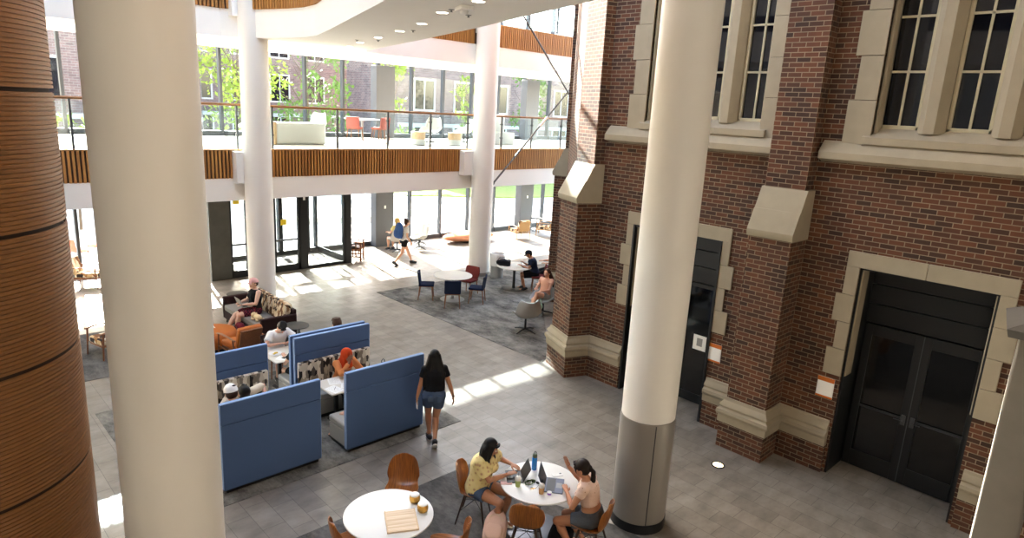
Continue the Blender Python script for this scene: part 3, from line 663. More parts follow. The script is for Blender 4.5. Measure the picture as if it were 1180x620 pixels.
for x, y, rz, la in ((4.58, 6.6, 228, 'empty walnut shell chair behind the table with the wooden tray'), (3.5, 6.02, -12, 'walnut shell chair cut by the lower frame edge, left of the wooden tray table'), (4.3, 5.26, 132, 'walnut shell chair back edge between the pink backpack and the tray table'),
                   (5.36, 5.98, -54, 'walnut shell chair holding the woman in the yellow shirt'), (5.99, 4.48, 112, 'walnut shell chair holding the woman in the tan top'), (5.42, 5.04, 38, 'empty walnut shell chair nearest the camera at the laptop table')):
    if first: ch.location = (x, y, 0); ch.rotation_euler = (0, 0, R(rz)); ch['label'] = la; first = False
    else: dup(ch, (x, y, 0), R(rz), la)
# ------------------------------------------------------------------ things on the tray table
s = thing('wooden_tray', 'pale striped wooden board lying on the left white table', 'board', (3.925, 5.69, .74), R(-28))
Mx = 0
def quadboard(p, z0, z1): return MB().prism(p, z0, z1)
quadboard([(-.165, -.225), (.2, -.225), (.2, .185), (-.165, .185)], .0, .022).build('board', 'board_wood', s, bevel=.004)
MB().box(-.165, -.15, -.225, .185, .022, .026).box(.185, .2, -.225, .185, .022, .026).build('end_lip', 'ash', s, smooth=0)
plain('gold', 'c79a4a', .3, .7, .12, 25)
c0 = None
for x, y, la in ((4.29, 5.9, 'gold ribbed canister with white lid farther back on the tray table'), (4.25, 5.68, 'gold ribbed canister with white lid nearer the wooden board corner')):
    if c0 is None:
        c0 = thing('canister', la, 'canister', (x, y, .74), 0, 'gold canisters on the tray table'); n = 48
        pr = [(.05, 0), (.062, .02), (.066, .05), (.06, .085), (.056, .09)]
        MB().loft([[V(((r + .0022 * (j % 2)) * cos(2 * pi * j / n), (r + .0022 * (j % 2)) * sin(2 * pi * j / n), z)) for j in range(n)] for r, z in pr]).build('body', 'gold', c0, smooth=30)
        MB().lathe([(.057, .09), (.057, .1), (.05, .106), (0.01, .107)], n=32).build('lid', 'paper', c0)
    else: dup(c0, (x, y, .74), label=la)
# ------------------------------------------------------------------ laptops
def laptop(label, loc, rz, w_=.32, d_=.22, open_=110, deck='dark_plastic', scr='dark_plastic', lit=False):
    """faces +x user: the user sits at -x, hinge at +x side"""
    t = thing('laptop', label, 'laptop', loc, rz)
    b_ = MB().box(-d_, 0, -w_ / 2, w_ / 2, 0, .014).build('base', deck, t, bevel=.004)
    MB().box(-d_ * .55, -.02, -w_ * .43, w_ * .43, .014, .0155).build('keyboard', 'black_plastic', b_, smooth=0)
    MB().box(-d_ + .015, -d_ * .6, -w_ * .17, w_ * .17, .014, .0148).build('trackpad', 'grey_plastic', b_, smooth=0)
    Mx = Matrix.Translation((0, 0, .012)) @ Matrix.Rotation(R(90 - open_) * -1, 4, 'Y')
    l_ = MB().box(-.004, .004, -w_ / 2, w_ / 2, 0, d_, Mx).build('lid', deck, t, bevel=.002)
    MB().box(-.0055, -.0042, -w_ * .46, w_ * .46, .015, d_ - .012, Mx).build('screen', 'screen_glow' if lit else 'black_plastic', l_, smooth=0); return t
laptop('dark tablet laptop with keyboard cover in front of the yellow-shirted woman', (5.72, 5.47, .74), R(-38), .3, .21, 118, 'black_plastic')
plain('laptop_grey', '4c5262', .4, .4, .05, 8)
laptop('slate-grey laptop under the typing hand of the woman in the tan top', (5.83, 5.14, .74), R(128), .35, .24, 112, 'laptop_grey')
# bottle, drinks, phones, keys
s = thing('water_bottle', 'tall blue translucent water bottle with green loop lid on the laptop table', 'bottle', (5.985, 5.5, .74))
plain('bottle_blue', '1f7fd0', .2, 0, .06, 8); plain('lid_green', '4d5a45', .5, 0, .06, 8)
MB().lathe([(.03, 0), (.036, .006), (.036, .17), (.03, .185), (.027, .19)], n=28).build('body', 'bottle_blue', s)
cap_ = MB().lathe([(.033, .188), (.033, .225), (.028, .235), (.01, .237)], n=28).build('lid', 'lid_green', s)
MB().tube([(-.022, 0, .23), (-.024, 0, .255), (0, 0, .275), (.024, 0, .255), (.022, 0, .23)], .005, 8).build('carry_loop', 'black_plastic', cap_)
plain('cup_plastic', 'd9d6cf', .3, 0, .03, 10)
def cup(label, loc, drinkc, nm):
    t = thing('drink_cup', label, 'cup', loc); plain(nm, drinkc, .4, 0, .1, 20)
    MB().lathe([(.03, .0), (.039, .09)], n=28).build('drink', nm, t)
    MB().lathe([(.0375, .09), (.0405, .112), (.0395, .112), (.0365, .09)], n=28).build('cup_wall', 'cup_plastic', t)
    MB().lathe([(.042, .112), (.042, .117), (.03, .138), (.012, .145)], n=28).build('dome_lid', 'cup_plastic', t)
    MB().tube([(.005, 0, .06), (.012, .004, .19)], .004, 8).build('straw', 'dark_plastic', t)
cup('plastic cup of green iced tea with straw beside the tablet laptop', (5.525, 5.345, .74), 'a9b562', 'green_tea')
cup('plastic cup of iced coffee with straw beside the slate-grey laptop', (5.645, 5.035, .74), 'b98a55', 'iced_coffee')
s = thing('snack_tub', 'tiny purple and white snack tub near the typing hand', 'tub', (5.71, 4.955, .74)); plain('purple', '7d3fae', .5, 0, .06, 8)
MB().lathe([(.026, 0), (.03, .03)], n=24).build('tub', 'purple', s); MB().lathe([(.031, .03), (.031, .034), (.005, .035)], n=24).build('lid', 'white_plastic', s)
def phone(label, loc, rz, m='white_plastic', up=False):
    t = thing('phone', label, 'phone', loc, rz); MB().box(-.075, .075, -.036, .036, 0, .009).build('case', m, t, bevel=.004); (MB().box(-.07, .07, -.032, .032, .009, .0098) if up else MB().box(-.07, .07, -.032, .032, .0, .0006)).build('screen', 'black_plastic', t, smooth=0); MB().box(.035, .065, .005, .028, .009, .0105).build('camera_bump', 'black_plastic', t, smooth=0)
plain('rose_case', 'c69a92', .5, 0, .05, 8)
phone('pale phone lying at the far edge of the laptop table', (6.13, 5.2, .74), R(-25)); phone('rose-cased phone lying beside the tablet laptop', (5.455, 5.49, .74), R(-40), 'rose_case')
s = thing('sunglasses', 'dark sunglasses lying in the middle of the laptop table', 'sunglasses', (5.75, 5.24, .74), R(20))
for k in (-1, 1): MB().ell((0, k * .032, .02), (.006, .027, .02)).build('lens', 'black_plastic', s); MB().tube([(0, k * .06, .025), (-.06, k * .062, .02), (-.12, k * .055, .008)], .003, 6).build('temple', 'black_plastic', s)
MB().tube([(0, -.012, .026), (.003, 0, .03), (0, .012, .026)], .003, 6).build('bridge', 'black_plastic', s)
s = thing('lanyard', 'green lanyard with keys coiled on the laptop table', 'lanyard', (5.7, 5.29, .74)); plain('lanyard_green', '5d7a45', .8, 0, .1, 20)
MB().tube([(.1 * cos(a * .5) * (1 - a * .03), .05 * sin(a * .5) * (1 - a * .02) + .01 * sin(a * 2), .004 + .0015 * a) for a in range(0, 20)], .006, 6).build('strap', 'lanyard_green', s)
MB().lathe([(.016, .002), (.018, .004), (.016, .006)], (-.06, -.09, 0), 20).build('key_ring', 'steel', s); MB().box(-.1, -.05, -.115, -.1, .002, .005).box(-.075, -.03, -.13, -.118, .003, .006).build('key', 'gold', s, smooth=0)
# bags on the floor
def backpack(label, loc, rz, m, h=.42, w_=.3, d_=.17, tilt=0, strap='dark_plastic', name='backpack', parent=None):
    t = thing(name, label, 'backpack', loc, rz)
    t.rotation_euler = (0, tilt, rz)
    B = MB(); sec = []
    for k in range(9):
        q = k / 8; z = h * q; f = (1 - max(0, q - .55) ** 2 * 2.6) * (.9 + .1 * min(1, q * 6)); sec.append([V((d_ / 2 * f * (abs(cos(a)) ** .5) * (1 if cos(a) > 0 else -1), w_ / 2 * f * (abs(sin(a)) ** .5) * (1 if sin(a) > 0 else -1), z)) for a in [2 * pi * j / 24 for j in range(24)]])
    B.loft(sec).build('body', m, t, smooth=60)
    B = MB(); sec = []
    for k in range(7):
        q = k / 6; z = h * (.06 + .46 * q); f = 1 - max(0, abs(q - .5) - .3) * 1.5; sec.append([V((d_ * .5 + .045 * f * max(0, cos(a)) ** .5 - .01, w_ * .38 * f * (abs(sin(a)) ** .6) * (1 if sin(a) > 0 else -1), z)) for a in [2 * pi * j / 20 for j in range(20)]])
    B.loft(sec).build('front_pocket', m, t, smooth=60)
    for k in (-1, 1): MB().tube([(-d_ / 2 + .02, k * .06, h * .92), (-d_ / 2 - .05, k * .09, h * .8), (-d_ / 2 - .06, k * .11, h * .45), (-d_ / 2 + .01, k * .12, h * .08)], .018, 8, .4).build('shoulder_strap', strap, t)
    MB().tube([(-.02, -.04, h * .93), (-.02, -.02, h * 1.03), (-.02, .02, h * 1.03), (-.02, .04, h * .93)], .008, 8).build('top_handle', strap, t)
    MB().tube([(d_ / 2 * .8, -w_ * .4, h * .5), (d_ / 2 * .95, -w_ * .25, h * .74), (d_ / 2 * .8, 0, h * .85), (d_ / 2 * .95, w_ * .25, h * .74), (d_ / 2 * .8, w_ * .4, h * .5)], .004, 6).build('zip', strap, t); return t
fabric('pink_canvas', 'd8b3a0', .08); fabric('cream_canvas', 'd9c9a4', .08); fabric('black_canvas', '1b1b1e', .2); fabric('red_canvas', '6a1f2a', .3, 30); fabric('blue_canvas', '3f5f9a', .3, 40)
b_ = backpack('pale pink backpack slumped on the carpet by the yellow-shirted woman', (5.14, 5.36, .07), R(215), 'pink_canvas', .4, .3, .2, R(-48), 'cream_canvas')
b_ = backpack('black bag on the carpet under the tan-topped woman chair', (5.78, 4.82, .05), R(200), 'black_canvas', .36, .3, .18, R(-62))
backpack('dark red patterned backpack on the floor between sofa and ottoman', (5.6, 14.62, .0), R(180), 'red_canvas', .4, .34, .22)
backpack('black backpack lying on the pale round table near the man in the cap', (14.0, 14.45, .83), R(130), 'black_canvas', .44, .28, .18, R(90))
# ------------------------------------------------------------------ navy and maroon dining chairs
def dining(m, label, loc, rz, group, wing=False):
    t = thing('dining_chair', label, 'chair', loc, rz, group)
    MB().box(-.21, .23, -.22, .22, .42, .475).build('seat', m, t, bevel=.02, seg=3)
    if wing: g = [[(-.2 - .06 * q + .03 * abs(u) ** 2, u * (.2 + .05 * sin(q * pi * .9)), .47 + .36 * q) for u in [j / 4 - 1 for j in range(9)]] for q in [k / 6 for k in range(7)]]
    else: g = [[(-.2 - .05 * q + .035 * abs(u) ** 2, u * .225, .44 + .37 * q) for u in [j / 4 - 1 for j in range(9)]] for q in [k / 6 for k in range(7)]]
    MB().surf(g, .035).build('backrest', m, t, smooth=50)
    for sx, sy in ((1, 1), (1, -1), (-1, 1), (-1, -1)): MB().tube([(sx * .17, sy * .18, .43), (sx * .215, sy * .215, 0)], [.018, .012], 8).build('leg', 'teak', t)
    MB().box(-.19, .2, -.19, .19, .4, .42).build('seat_frame', 'teak', t, smooth=0); return t
dining('navy', 'navy dining chair on the left side of the cream round table', (11.15, 14.98, 0), R(-40), 'chairs round the cream table')
dining('navy', 'navy dining chair with its back to the camera at the cream round table', (11.28, 13.92, 0), R(52), 'chairs round the cream table')
dining('navy', 'navy dining chair on the right side of the cream round table', (12.15, 13.86, 0), R(130), 'chairs round the cream table')
dining('maroon', 'maroon dining chair on the far side of the cream round table', (12.5, 14.68, 0), R(196), 'chairs round the cream table', True)
dining('maroon', 'maroon dining chair under the man in the dark cap', (14.66, 13.82, 0), R(136), None)
dining('plum', 'low chair under the person in the white shirt', (5.4, 12.25, 0), R(-90), None)
# ------------------------------------------------------------------ swivel lounge chairs
def swivel(m, label, loc, rz, group, base_m='black_metal'):
    t = thing('swivel_lounge_chair', label, 'lounge chair', loc, rz, group); g = []
    prof = [(.3, .40, .27), (.25, .415, .31), (.1, .4, .33), (-.08, .385, .33), (-.2, .41, .325), (-.28, .5, .32), (-.34, .64, .31), (-.38, .78, .28), (-.4, .86, .24), (-.405, .88, .2)]
    for x, z, w_ in prof:
        k = max(0, min(1, (z - .4) / .2)); arm = max(0, 1 - abs(x + .08) / .34)
        g.append([(x + abs(u) ** 2.5 * .16 * k, u * (w_ + .04 * arm), z + abs(u) ** 3 * (.2 * arm + .03)) for u in [j / 8 - 1 for j in range(17)]])
    MB().surf(g, .035).build('shell', m, t, smooth=60, sub=1)
    MB().ell((.04, 0, .425), (.27, .25, .045)).build('seat_cushion', m, t)
    MB().lathe([(.03, .06), (.025, .36), (.12, .375)], n=16).build('column', base_m, t)
    for k in range(4):
        a = k * pi / 2 + .6; MB().tube([(0, 0, .075), (.18 * cos(a), .18 * sin(a), .06), (.34 * cos(a), .34 * sin(a), .012)], [.024, .02, .012], 8).build('base_arm', base_m, t)
    return t
swivel('grey_felt', 'empty light grey swivel lounge chair with black base by the brick corner', (11.5, 11.2, 0), R(62), 'swivel lounge chairs')
swivel('grey_felt', 'grey swivel lounge chair with the woman in the peach top', (12.98, 12.0, 0), R(188), 'swivel lounge chairs')
swivel('white_felt', 'white swivel lounge chair with the blonde person near the windows', (14.03, 20.75, 0), R(80), 'swivel lounge chairs')
swivel('white_felt', 'empty white swivel lounge chair seen from the side near the windows', (15.05, 20.75, 0), R(160), 'swivel lounge chairs')
swivel('white_felt', 'empty white swivel lounge chair behind the other near the windows', (15.6, 21.45, 0), R(165), 'swivel lounge chairs')
# ------------------------------------------------------------------ wooden armchairs
def armchair(label, loc, rz, cush, wood_, group, kind='armchair', w_=.62, low=.0):
    t = thing(kind, label, 'armchair', loc, rz, group); a = w_ / 2
    MB().box(-.26, .33, -a + .06, a - .06, .3, .43).build('seat_cushion', cush, t, bevel=.035, seg=3)
    Mx = Matrix.Translation((-.27, 0, .38)) @ Matrix.Rotation(R(-16), 4, 'Y')
    MB().box(-.06, .06, -a + .06, a - .06, .0, .48, Mx).build('back_cushion', cush, t, bevel=.035, seg=3)
    MB().box(-.3, .32, -a + .07, a - .07, .26, .3).box(-.1, -.06, -a + .08, a - .08, .0, .46, Mx).build('frame', wood_, t, bevel=.006)
    for s_ in (-1, 1):
        MB().tube([(-.36, s_ * a, .58), (-.1, s_ * a, .6), (.2, s_ * a, .6), (.36, s_ * a, .575)], [.022, .028, .032, .026], 8, .55).build('armrest', wood_, t)
        MB().tube([(.31, s_ * a, .585), (.35, s_ * a, 0)], [.02, .014], 8).build('leg', wood_, t); MB().tube([(-.27, s_ * a, .585), (-.4, s_ * a, 0)], [.02, .014], 8).build('leg', wood_, t)
        MB().tube([(-.29, s_ * a, .28), (.32, s_ * a, .3)], .014, 8).build('side_rail', wood_, t)
    return t
armchair('striped-cushion wooden armchair in front of the far grey column', (20.15, 20.35, 0), R(78), 'stripe_pattern', 'oak', 'striped armchairs by the far windows', w_=.68)
armchair('striped-cushion wooden armchair beside the small round table at the far windows', (21.75, 20.3, 0), R(125), 'stripe_pattern', 'oak', 'striped armchairs by the far windows', w_=.68)
armchair('striped-cushion wooden armchair seen between the drum and the thick column', (3.95, 21.2, 0), R(-35), 'stripe_pattern', 'teak', None)
armchair('wooden bench-like armchair with striped seat beside the thick column', (3.15, 15.3, 0), R(195), 'stripe_pattern', 'teak', None)
armchair('orange armchair with wooden arms and its back to the camera by the ottoman', (5.14, 13.42, 0), R(97), 'orange_leather', 'teak', 'orange armchairs around the ottoman', w_=.64)
armchair('orange armchair with wooden arms facing the camera beyond the ottoman', (4.9, 15.7, 0), R(-80), 'orange_leather', 'teak', 'orange armchairs around the ottoman', w_=.64)
armchair('orange armchair half hidden behind the thick column', (4.25, 13.95, 0), R(15), 'orange_leather', 'teak', 'orange armchairs around the ottoman', w_=.64)
s = thing('wooden_chair', 'plain square-framed wooden armchair with dark seat beside the vestibule corner', 'armchair', (12.0, 20.4, 0), R(-42))
MB().box(-.22, .24, -.22, .22, .42, .48).build('seat', 'plum', s, bevel=.012)
for sx in (-1, 1):
    for sy in (-1, 1): MB().box(sx * .25 - .028, sx * .25 + .028, sy * .26 - .028, sy * .26 + .028, 0, 1.08 if sx < 0 else .68).build('leg', 'teak', s, bevel=.006)
for sy in (-1, 1):
    MB().box(-.28, .32, sy * .26 - .04, sy * .26 + .04, .66, .69).build('armrest', 'teak', s, bevel=.006)
    MB().box(-.23, .23, sy * .26 - .012, sy * .26 + .012, .36, .42).box(-.23, .23, sy * .26 - .012, sy * .26 + .012, .12, .16).box(-.05, -.01, sy * .26 - .01, sy * .26 + .01, .16, .36).box(.06, .1, sy * .26 - .01, sy * .26 + .01, .16, .66).build('side_rail', 'teak', s)
m = MB().box(-.27, -.235, -.24, .24, .98, 1.07).box(-.27, -.235, -.24, .24, .55, .61)
for k in range(5): m.box(-.262, -.245, -.19 + k * .085, -.15 + k * .085, .61, .98)
m.build('backrest', 'teak', s, smooth=0)
MB().box(-.24, .24, -.24, .24, .37, .42).build('seat_frame', 'teak', s)
# side tables
def side_table(label, loc, r=.28, h=.5, m='dark_plastic', legs=3):
    t = thing('side_table', label, 'side table', loc); MB().lathe([(r - .01, h - .018), (r, h - .014), (r, h - .003), (r - .005, h)], n=40).build('tabletop', m, t)
    if legs == 1: MB().lathe([(.02, .02), (.02, h - .018)], n=16).build('stem', 'black_metal', t); MB().lathe([(.2, 0), (.2, .012), (.03, .02)], n=32).build('base_plate', 'black_metal', t)
    else:
        for k in range(legs): a = 2 * pi * k / legs + .5; MB().tube([(.08 * cos(a), .08 * sin(a), h - .018), (r * .85 * cos(a), r * .85 * sin(a), 0)], .011, 8).build('leg', 'black_metal', t)
plain('side_grey', '46423c', .6, .1, .05, 5)
side_table('dark round side table in front of the near sofa arm', (6.42, 13.5, 0), .29, .5, 'side_grey'); side_table('dark round side table behind the far sofa arm', (6.35, 16.55-.62, 0) if False else (6.3, 16.75-.25, 0), .27, .55, 'side_grey')
side_table('tall slim round side table near the far striped armchair', (22.1, 21.2, 0), .3, .62, 'side_grey', 1)
# ottomans
s = thing('ottoman', 'orange leather pebble ottoman in front of the sofa', 'ottoman', (4.95, 14.5, 0)); MB().lathe([(.46, .08), (.5, .16), (.5, .32), (.46, .39), (.36, .42), (.02, .425)], n=40).build('cushion', 'orange_leather', s, smooth=70); MB().lathe([(.42, 0), (.43, .085)], n=40).build('plinth', 'black_plastic', s)
s = thing('ottoman', 'long terracotta pebble ottoman by the far windows', 'ottoman', (17.75, 20.95, 0), R(-5)); MB().ell((0, 0, .22), (1.25, .55, .2), nu=40, nv=13).build('cushion', 'terracotta', s, smooth=70); MB().lathe([(.45, 0), (.45, .08)], n=30).build('plinth', 'black_plastic', s)
s = thing('napkin_stack', 'crumpled white napkin on the orange ottoman', 'napkin', (4.9, 14.62, .425)); MB().surf([[(.12 * u, .1 * v_, .01 + .012 * sin(7 * u + 3 * v_)) for u in (-1, -.5, 0, .5, 1)] for v_ in (-1, -.5, 0, .5, 1)], .004).build('napkin', 'paper', s)
# ------------------------------------------------------------------ sofa
s = thing('sofa', 'dark plum sofa with striped back cushions and grey seat', 'sofa', (6.2, 15.0, 0))
MB().box(-.42, .4, -1.05, 1.05, .1, .3).build('frame', 'plum', s, bevel=.015); MB().box(.34, .44, -1.1, 1.1, .1, .74).build('back_frame', 'plum', s, bevel=.02)
for k in (-1, 1): MB().box(-.42, .42, k * 1.1 - .05, k * 1.1 + .05, .1, .64).build('arm', 'plum', s, bevel=.02)
MB().box(-.42, .2, -1.04, 1.04, .3, .45).build('seat_cushion', 'seat_grey', s, bevel=.035, seg=3)
for k in (-1, 0, 1): MB().box(-.09, .09, -.335, .335, 0, .44, Matrix.Translation((.2, k * .69, .44)) @ Matrix.Rotation(R(14), 4, 'Y')).build('back_cushion', 'sofa_pattern', s, bevel=.05, seg=3)
for sx in (-1, 1):
    for sy in (-1, 1): MB().tube([(sx * .36, sy * 1.0, .1), (sx * .38, sy * 1.02, 0)], [.025, .018], 8).build('leg', 'walnut_dark', s)
fabric('plush', 'd8c39a', .1, 60)
s = thing('stuffed_toy', 'beige plush dog lying on the sofa seat beside the pink cap wearer', 'toy', (5.95, 14.45, .45), R(100))
MB().ell((0, 0, .07), (.13, .075, .07)).build('body', 'plush', s); MB().ell((.15, 0, .1), (.065, .06, .06)).ell((.21, 0, .085), (.035, .03, .025)).build('head', 'plush', s)
for k in (-1, 1): MB().ell((.14, k * .06, .1), (.025, .015, .05)).build('ear', 'plush', s)
for sx in (-1, 1):
    for k in (-1, 1): MB().ell((sx * .09, k * .08, .03), (.05, .025, .028)).build('leg', 'plush', s)
laptop('grey laptop on the lap of the person in the pink cap', (5.78, 15.0, .67), R(180), .32, .22, 110, 'grey_plastic')
# bin
s = thing('trash_bin', 'grey round bin with a clear liner beside the white column', 'bin', (14.62, 15.72, 0)); MB().lathe([(.2, 0), (.235, .78), (.225, .78), (.2, .02)], n=36).build('barrel', 'grey_plastic', s)
n = 36; MB().loft([[V(((r + .008 * sin(j * 5 + z * 30)) * cos(2 * pi * j / n), (r + .008 * sin(j * 5 + z * 30)) * sin(2 * pi * j / n), z)) for j in range(n)] for r, z in ((.245, .42), (.25, .6), (.252, .8), (.235, .83), (.215, .78), (.2, .5))], caps=False).build('liner', 'white_plastic', s, smooth=60)
# the papers, plate and other table things
def sheet(label, x, y, z, rz, w_=.21, h=.28, nm='paper_sheet'): tag(MB().cb((0, 0, .001), (w_, h, .0016)).build(nm, 'paper', smooth=0), label, 'paper'); o = bpy.data.objects[-1] if False else None
def paper(label, x, y, rz, z=.741, pen=False):
    t = thing('paper_sheet', label, 'paper', (x, y, z), R(rz)); MB().box(-.105, .105, -.14, .14, 0, .002).build('sheet', 'paper', t, smooth=0)
    m = MB()
    for k in range(7): m.box(-.08, .08 - .02 * (k % 3), .1 - k * .032, .103 - k * .032, .002, .0024)
    m.build('handwriting', 'grey_plastic', t, smooth=0)
paper('white worksheet nearest the booth gap on the papers table', 5.14, 9.42, 12); paper('white worksheet beside the hijab wearer on the papers table', 5.3, 9.72, -20, .742); paper('white worksheet against the right front panel', 5.42, 9.42, 60, .743)
s = thing('pen', 'dark pen lying on the white worksheet', 'pen', (5.16, 9.44, .747), R(50)); MB().cyl((-.06, 0, .004), (.06, 0, .004), .004, n=8).build('barrel', 'navy', s); MB().cyl((.06, 0, .004), (.075, 0, .004), .004, .001, 8).build('tip', 'steel', s)
paper('white printed sheet on the plate table beside the phone', 5.1, 11.22, 40); paper('white printed sheet under the hands of the person in the white shirt', 5.55, 11.55, 10)
s = thing('plate', 'white plate with scraps of food on the far booth table', 'plate', (5.05, 11.52, .741)); MB().lathe([(.06, 0), (.12, .016), (.123, .018), (.06, .006)], n=36).build('dish', 'white_plastic', s); plain('food', 'c9a640', .8, 0, .3, 30)
MB().ell((.02, .01, .018), (.04, .03, .015)).ell((-.03, -.02, .016), (.03, .02, .012)).build('food_scraps', 'food', s)
phone('black phone lying on the white sheet of the far booth table', (5.13, 11.24, .744), R(20), 'black_plastic', True)
paper('white sheet on the left booth table near the white cap', 3.5, 9.62, 10)
s = thing('water_bottle', 'black bottle on the right booth table showing only its loop lid above the panel', 'bottle', (6.02, 9.3, .74)); MB().lathe([(.035, 0), (.038, .01), (.038, .27), (.03, .3)], n=24).build('body', 'black_plastic', s); MB().tube([(-.03, 0, .3), (-.03, 0, .36), (0, 0, .39), (.03, 0, .36), (.03, 0, .3)], .007, 8).lathe([(.032, .29), (.032, .32)], n=24).build('loop_lid', 'black_plastic', s)
laptop('open laptop on the pale round table before the man in the cap', (14.25, 14.17, .74), R(138), .32, .22, 110, 'grey_plastic')
plain('mint', 'b5dcc4', .6, 0, .06, 8)
s = thing('hanging_bag', 'pale mint bag hanging beside the peach-topped woman', 'bag', (12.5, 11.66, .3)); MB().ell((0, 0, .07), (.09, .05, .09)).build('pouch', 'mint', s); MB().tube([(-.04, 0, .14), (0, 0, .32), (.04, 0, .14)], .006, 8).build('handle', 'mint', s)
# terrace chairs outside
for i, (x, y, rz, la) in enumerate(((4.35, 24.3, 20, 'orange metal terrace chair outside nearest the drum'), (4.95, 24.9, 200, 'orange metal terrace chair outside behind the first one'))):
    t = thing('terrace_chair', la, 'chair', (x, y, -.06), R(rz), 'orange terrace chairs outside')
    plain('orange_metal', 'd4562a', .5, 0, .05, 8) if 'orange_metal' not in MT else 0
    MB().box(-.2, .2, -.2, .2, .44, .465).build('seat', 'orange_metal', t, bevel=.01)
    g = [[(-.2 - .06 * q, u * .2, .46 + .4 * q) for u in (-1, -.5, 0, .5, 1)] for q in (0, .5, 1)]; MB().surf(g, .02).build('backrest', 'orange_metal', t)
    for sx in (-1, 1):
        for sy in (-1, 1): MB().tube([(sx * .17, sy * .17, .44), (sx * .22, sy * .22, 0)], .012, 8).build('leg', 'orange_metal', t)
# ------------------------------------------------------------------ mezzanine furniture
Z2 = 4.19
def stool(label, x, y, r=.24): 
    t = thing('drum_stool', label, 'stool', (x, y, Z2), 0, 'drum stools on the mezzanine'); MB().lathe([(r, .02), (r, .2)], n=32).build('lower_drum', 'white_felt', t); MB().lathe([(r, .2), (r, .42), (r - .02, .44)], n=32).build('upper_drum', 'ash', t); MB().lathe([(r - .03, 0), (r - .03, .02)], n=32).build('foot_ring', 'black_plastic', t)
stool('wood and white drum stool on the mezzanine left of the guard post', 13.15, 18.3); stool('wood and white drum stool on the mezzanine between two lounge chairs', 14.55, 18.1)
def lounge(label, x, y, rz): 
    t = swivel('white_felt', label, (x, y, Z2), R(rz), 'pale lounge chairs on the mezzanine')
lounge('pale lounge chair on the mezzanine behind the left drum stool', 14.1, 18.9, 200); lounge('pale lounge chair on the mezzanine right of the drum stools', 15.6, 18.9, 160); lounge('pale lounge chair on the mezzanine beside the thick column', 8.1, 19.6, 120); lounge('pale lounge chair on the mezzanine right of the white column', 10.2, 19.8, 200)
t = round_table('white round meeting table with red chairs on the mezzanine', (12.3, 20.4, Z2), .6, 'white_laminate', 'grey_plastic', .3)
for x, y, rz, la in ((11.75, 19.95, 40, 'red-brown mezzanine chair on the left of the white meeting table'), (12.6, 19.75, 110, 'red-brown mezzanine chair in front of the white meeting table'), (12.95, 20.2, 170, 'red-brown mezzanine chair on the right of the white meeting table')): dining('red_chair' if 'red_chair' in MT else plain('red_chair', '9a4a40', .6).name, la, (x, y, Z2), R(rz), 'red-brown chairs on the mezzanine')
s = thing('curved_bench', 'white curved bench with a wooden end on the mezzanine', 'bench', (8.6, 18.6, Z2)); MB().box(-.35, 1.2, -.35, .35, .0, .62).build('bench_body', 'white_felt', s, bevel=.08, seg=4); MB().box(-.42, -.34, -.36, .36, 0, .64).build('wooden_end', 'ash', s, bevel=.01)
s = thing('curved_sofa', 'long pale high-backed sofa on the mezzanine beside the rod-braced column', 'sofa', (17.4, 18.9, Z2)); MB().box(-1.0, .5, -.3, .35, .0, .45).build('seat', 'white_felt', s, bevel=.05, seg=3); MB().box(-1.0, .5, .3, .45, .05, 1.1).build('backrest', 'white_felt', s, bevel=.05, seg=3)
# ------------------------------------------------------------------ people
def skin(name, col): plain(name, col, .5, 0, .05, 14)
skin('skin_light', 'd2a084'); skin('skin_tan', 'b98262'); skin('skin_brown', '8a5a40'); skin('skin_pale', 'e0b8a0')
plain('hair_black', '0e0b09', .5, 0, .3, 60, 120, .25); plain('hair_brown', '432b1c', .55, 0, .3, 60, 120, .25); plain('hair_blonde', 'c2a05c', .55, 0, .2, 60, 120, .3); plain('hair_dark_brown', '1c110b', .5, 0, .3, 60, 120, .25)
plain('eye_white', 'e8e4de', .3); plain('iris', '1c120c', .2); plain('lip', '9c5048', .5); plain('brow', '1d1511', .7)
fabric('tee_black', '18181b', .15); fabric('tee_white', 'e4e2de', .05); fabric('tee_navy', '23283a', .12); fabric('tee_cream', 'd8cdb8', .08); fabric('tee_grey', 'bdb9b2', .08); fabric('tee_peach', 'd8a68e', .08); fabric('tee_yellow', 'd9cf8e', .08)
fabric('denim', '4a5a74', .2, 90); fabric('denim_grey', '565b63', .2, 90); fabric('shorts_black', '19191c', .15); fabric('shorts_grey', '8a8a88', .1); fabric('hijab_orange', 'c4441d', .1, 60); fabric('sweat_peach', 'd88a55', .1)
plain('shoe_black', '17171a', .6); plain('sole_white', 'e8e5df', .6); plain('shoe_grey', '4a4a4a', .7); plain('sock_white', 'ddd9d2', .9)
fabric('cap_pink', 'd9a9a4', .08); fabric('cap_navy', '23262e', .1); fabric('cap_white', 'e9e7e3', .04)
def hawaiian():
    m, nt, b = base('yellow_print', 'e6d698', .9, 0, .2); v_ = coord(nt)
    t = N(nt, 'ShaderNodeTexVoronoi', feature='F1'); t.inputs['Scale'].default_value = 17; nt.links.new(v_, t.inputs['Vector'])
    nt.links.new(ramp(nt, t.outputs['Distance'], [(.0, 'b48a70'), (.26, 'cdac80'), (.36, 'e4d294'), (1, 'ecdca4')]), b.inputs['Base Color'])
hawaiian()
def dotted():
    m, nt, b = base('tan_dots', 'dcbcaa', .9, 0, .2); v_ = coord(nt)
    t = N(nt, 'ShaderNodeTexVoronoi', feature='F1'); t.inputs['Scale'].default_value = 24; t.inputs['Randomness'].default_value = .35; nt.links.new(v_, t.inputs['Vector'])
    nt.links.new(ramp(nt, t.outputs['Distance'], [(.0, '6a4438'), (.12, '8a5c4a'), (.16, 'dab8a6'), (1, 'e2c6b6')]), b.inputs['Base Color'])
dotted()
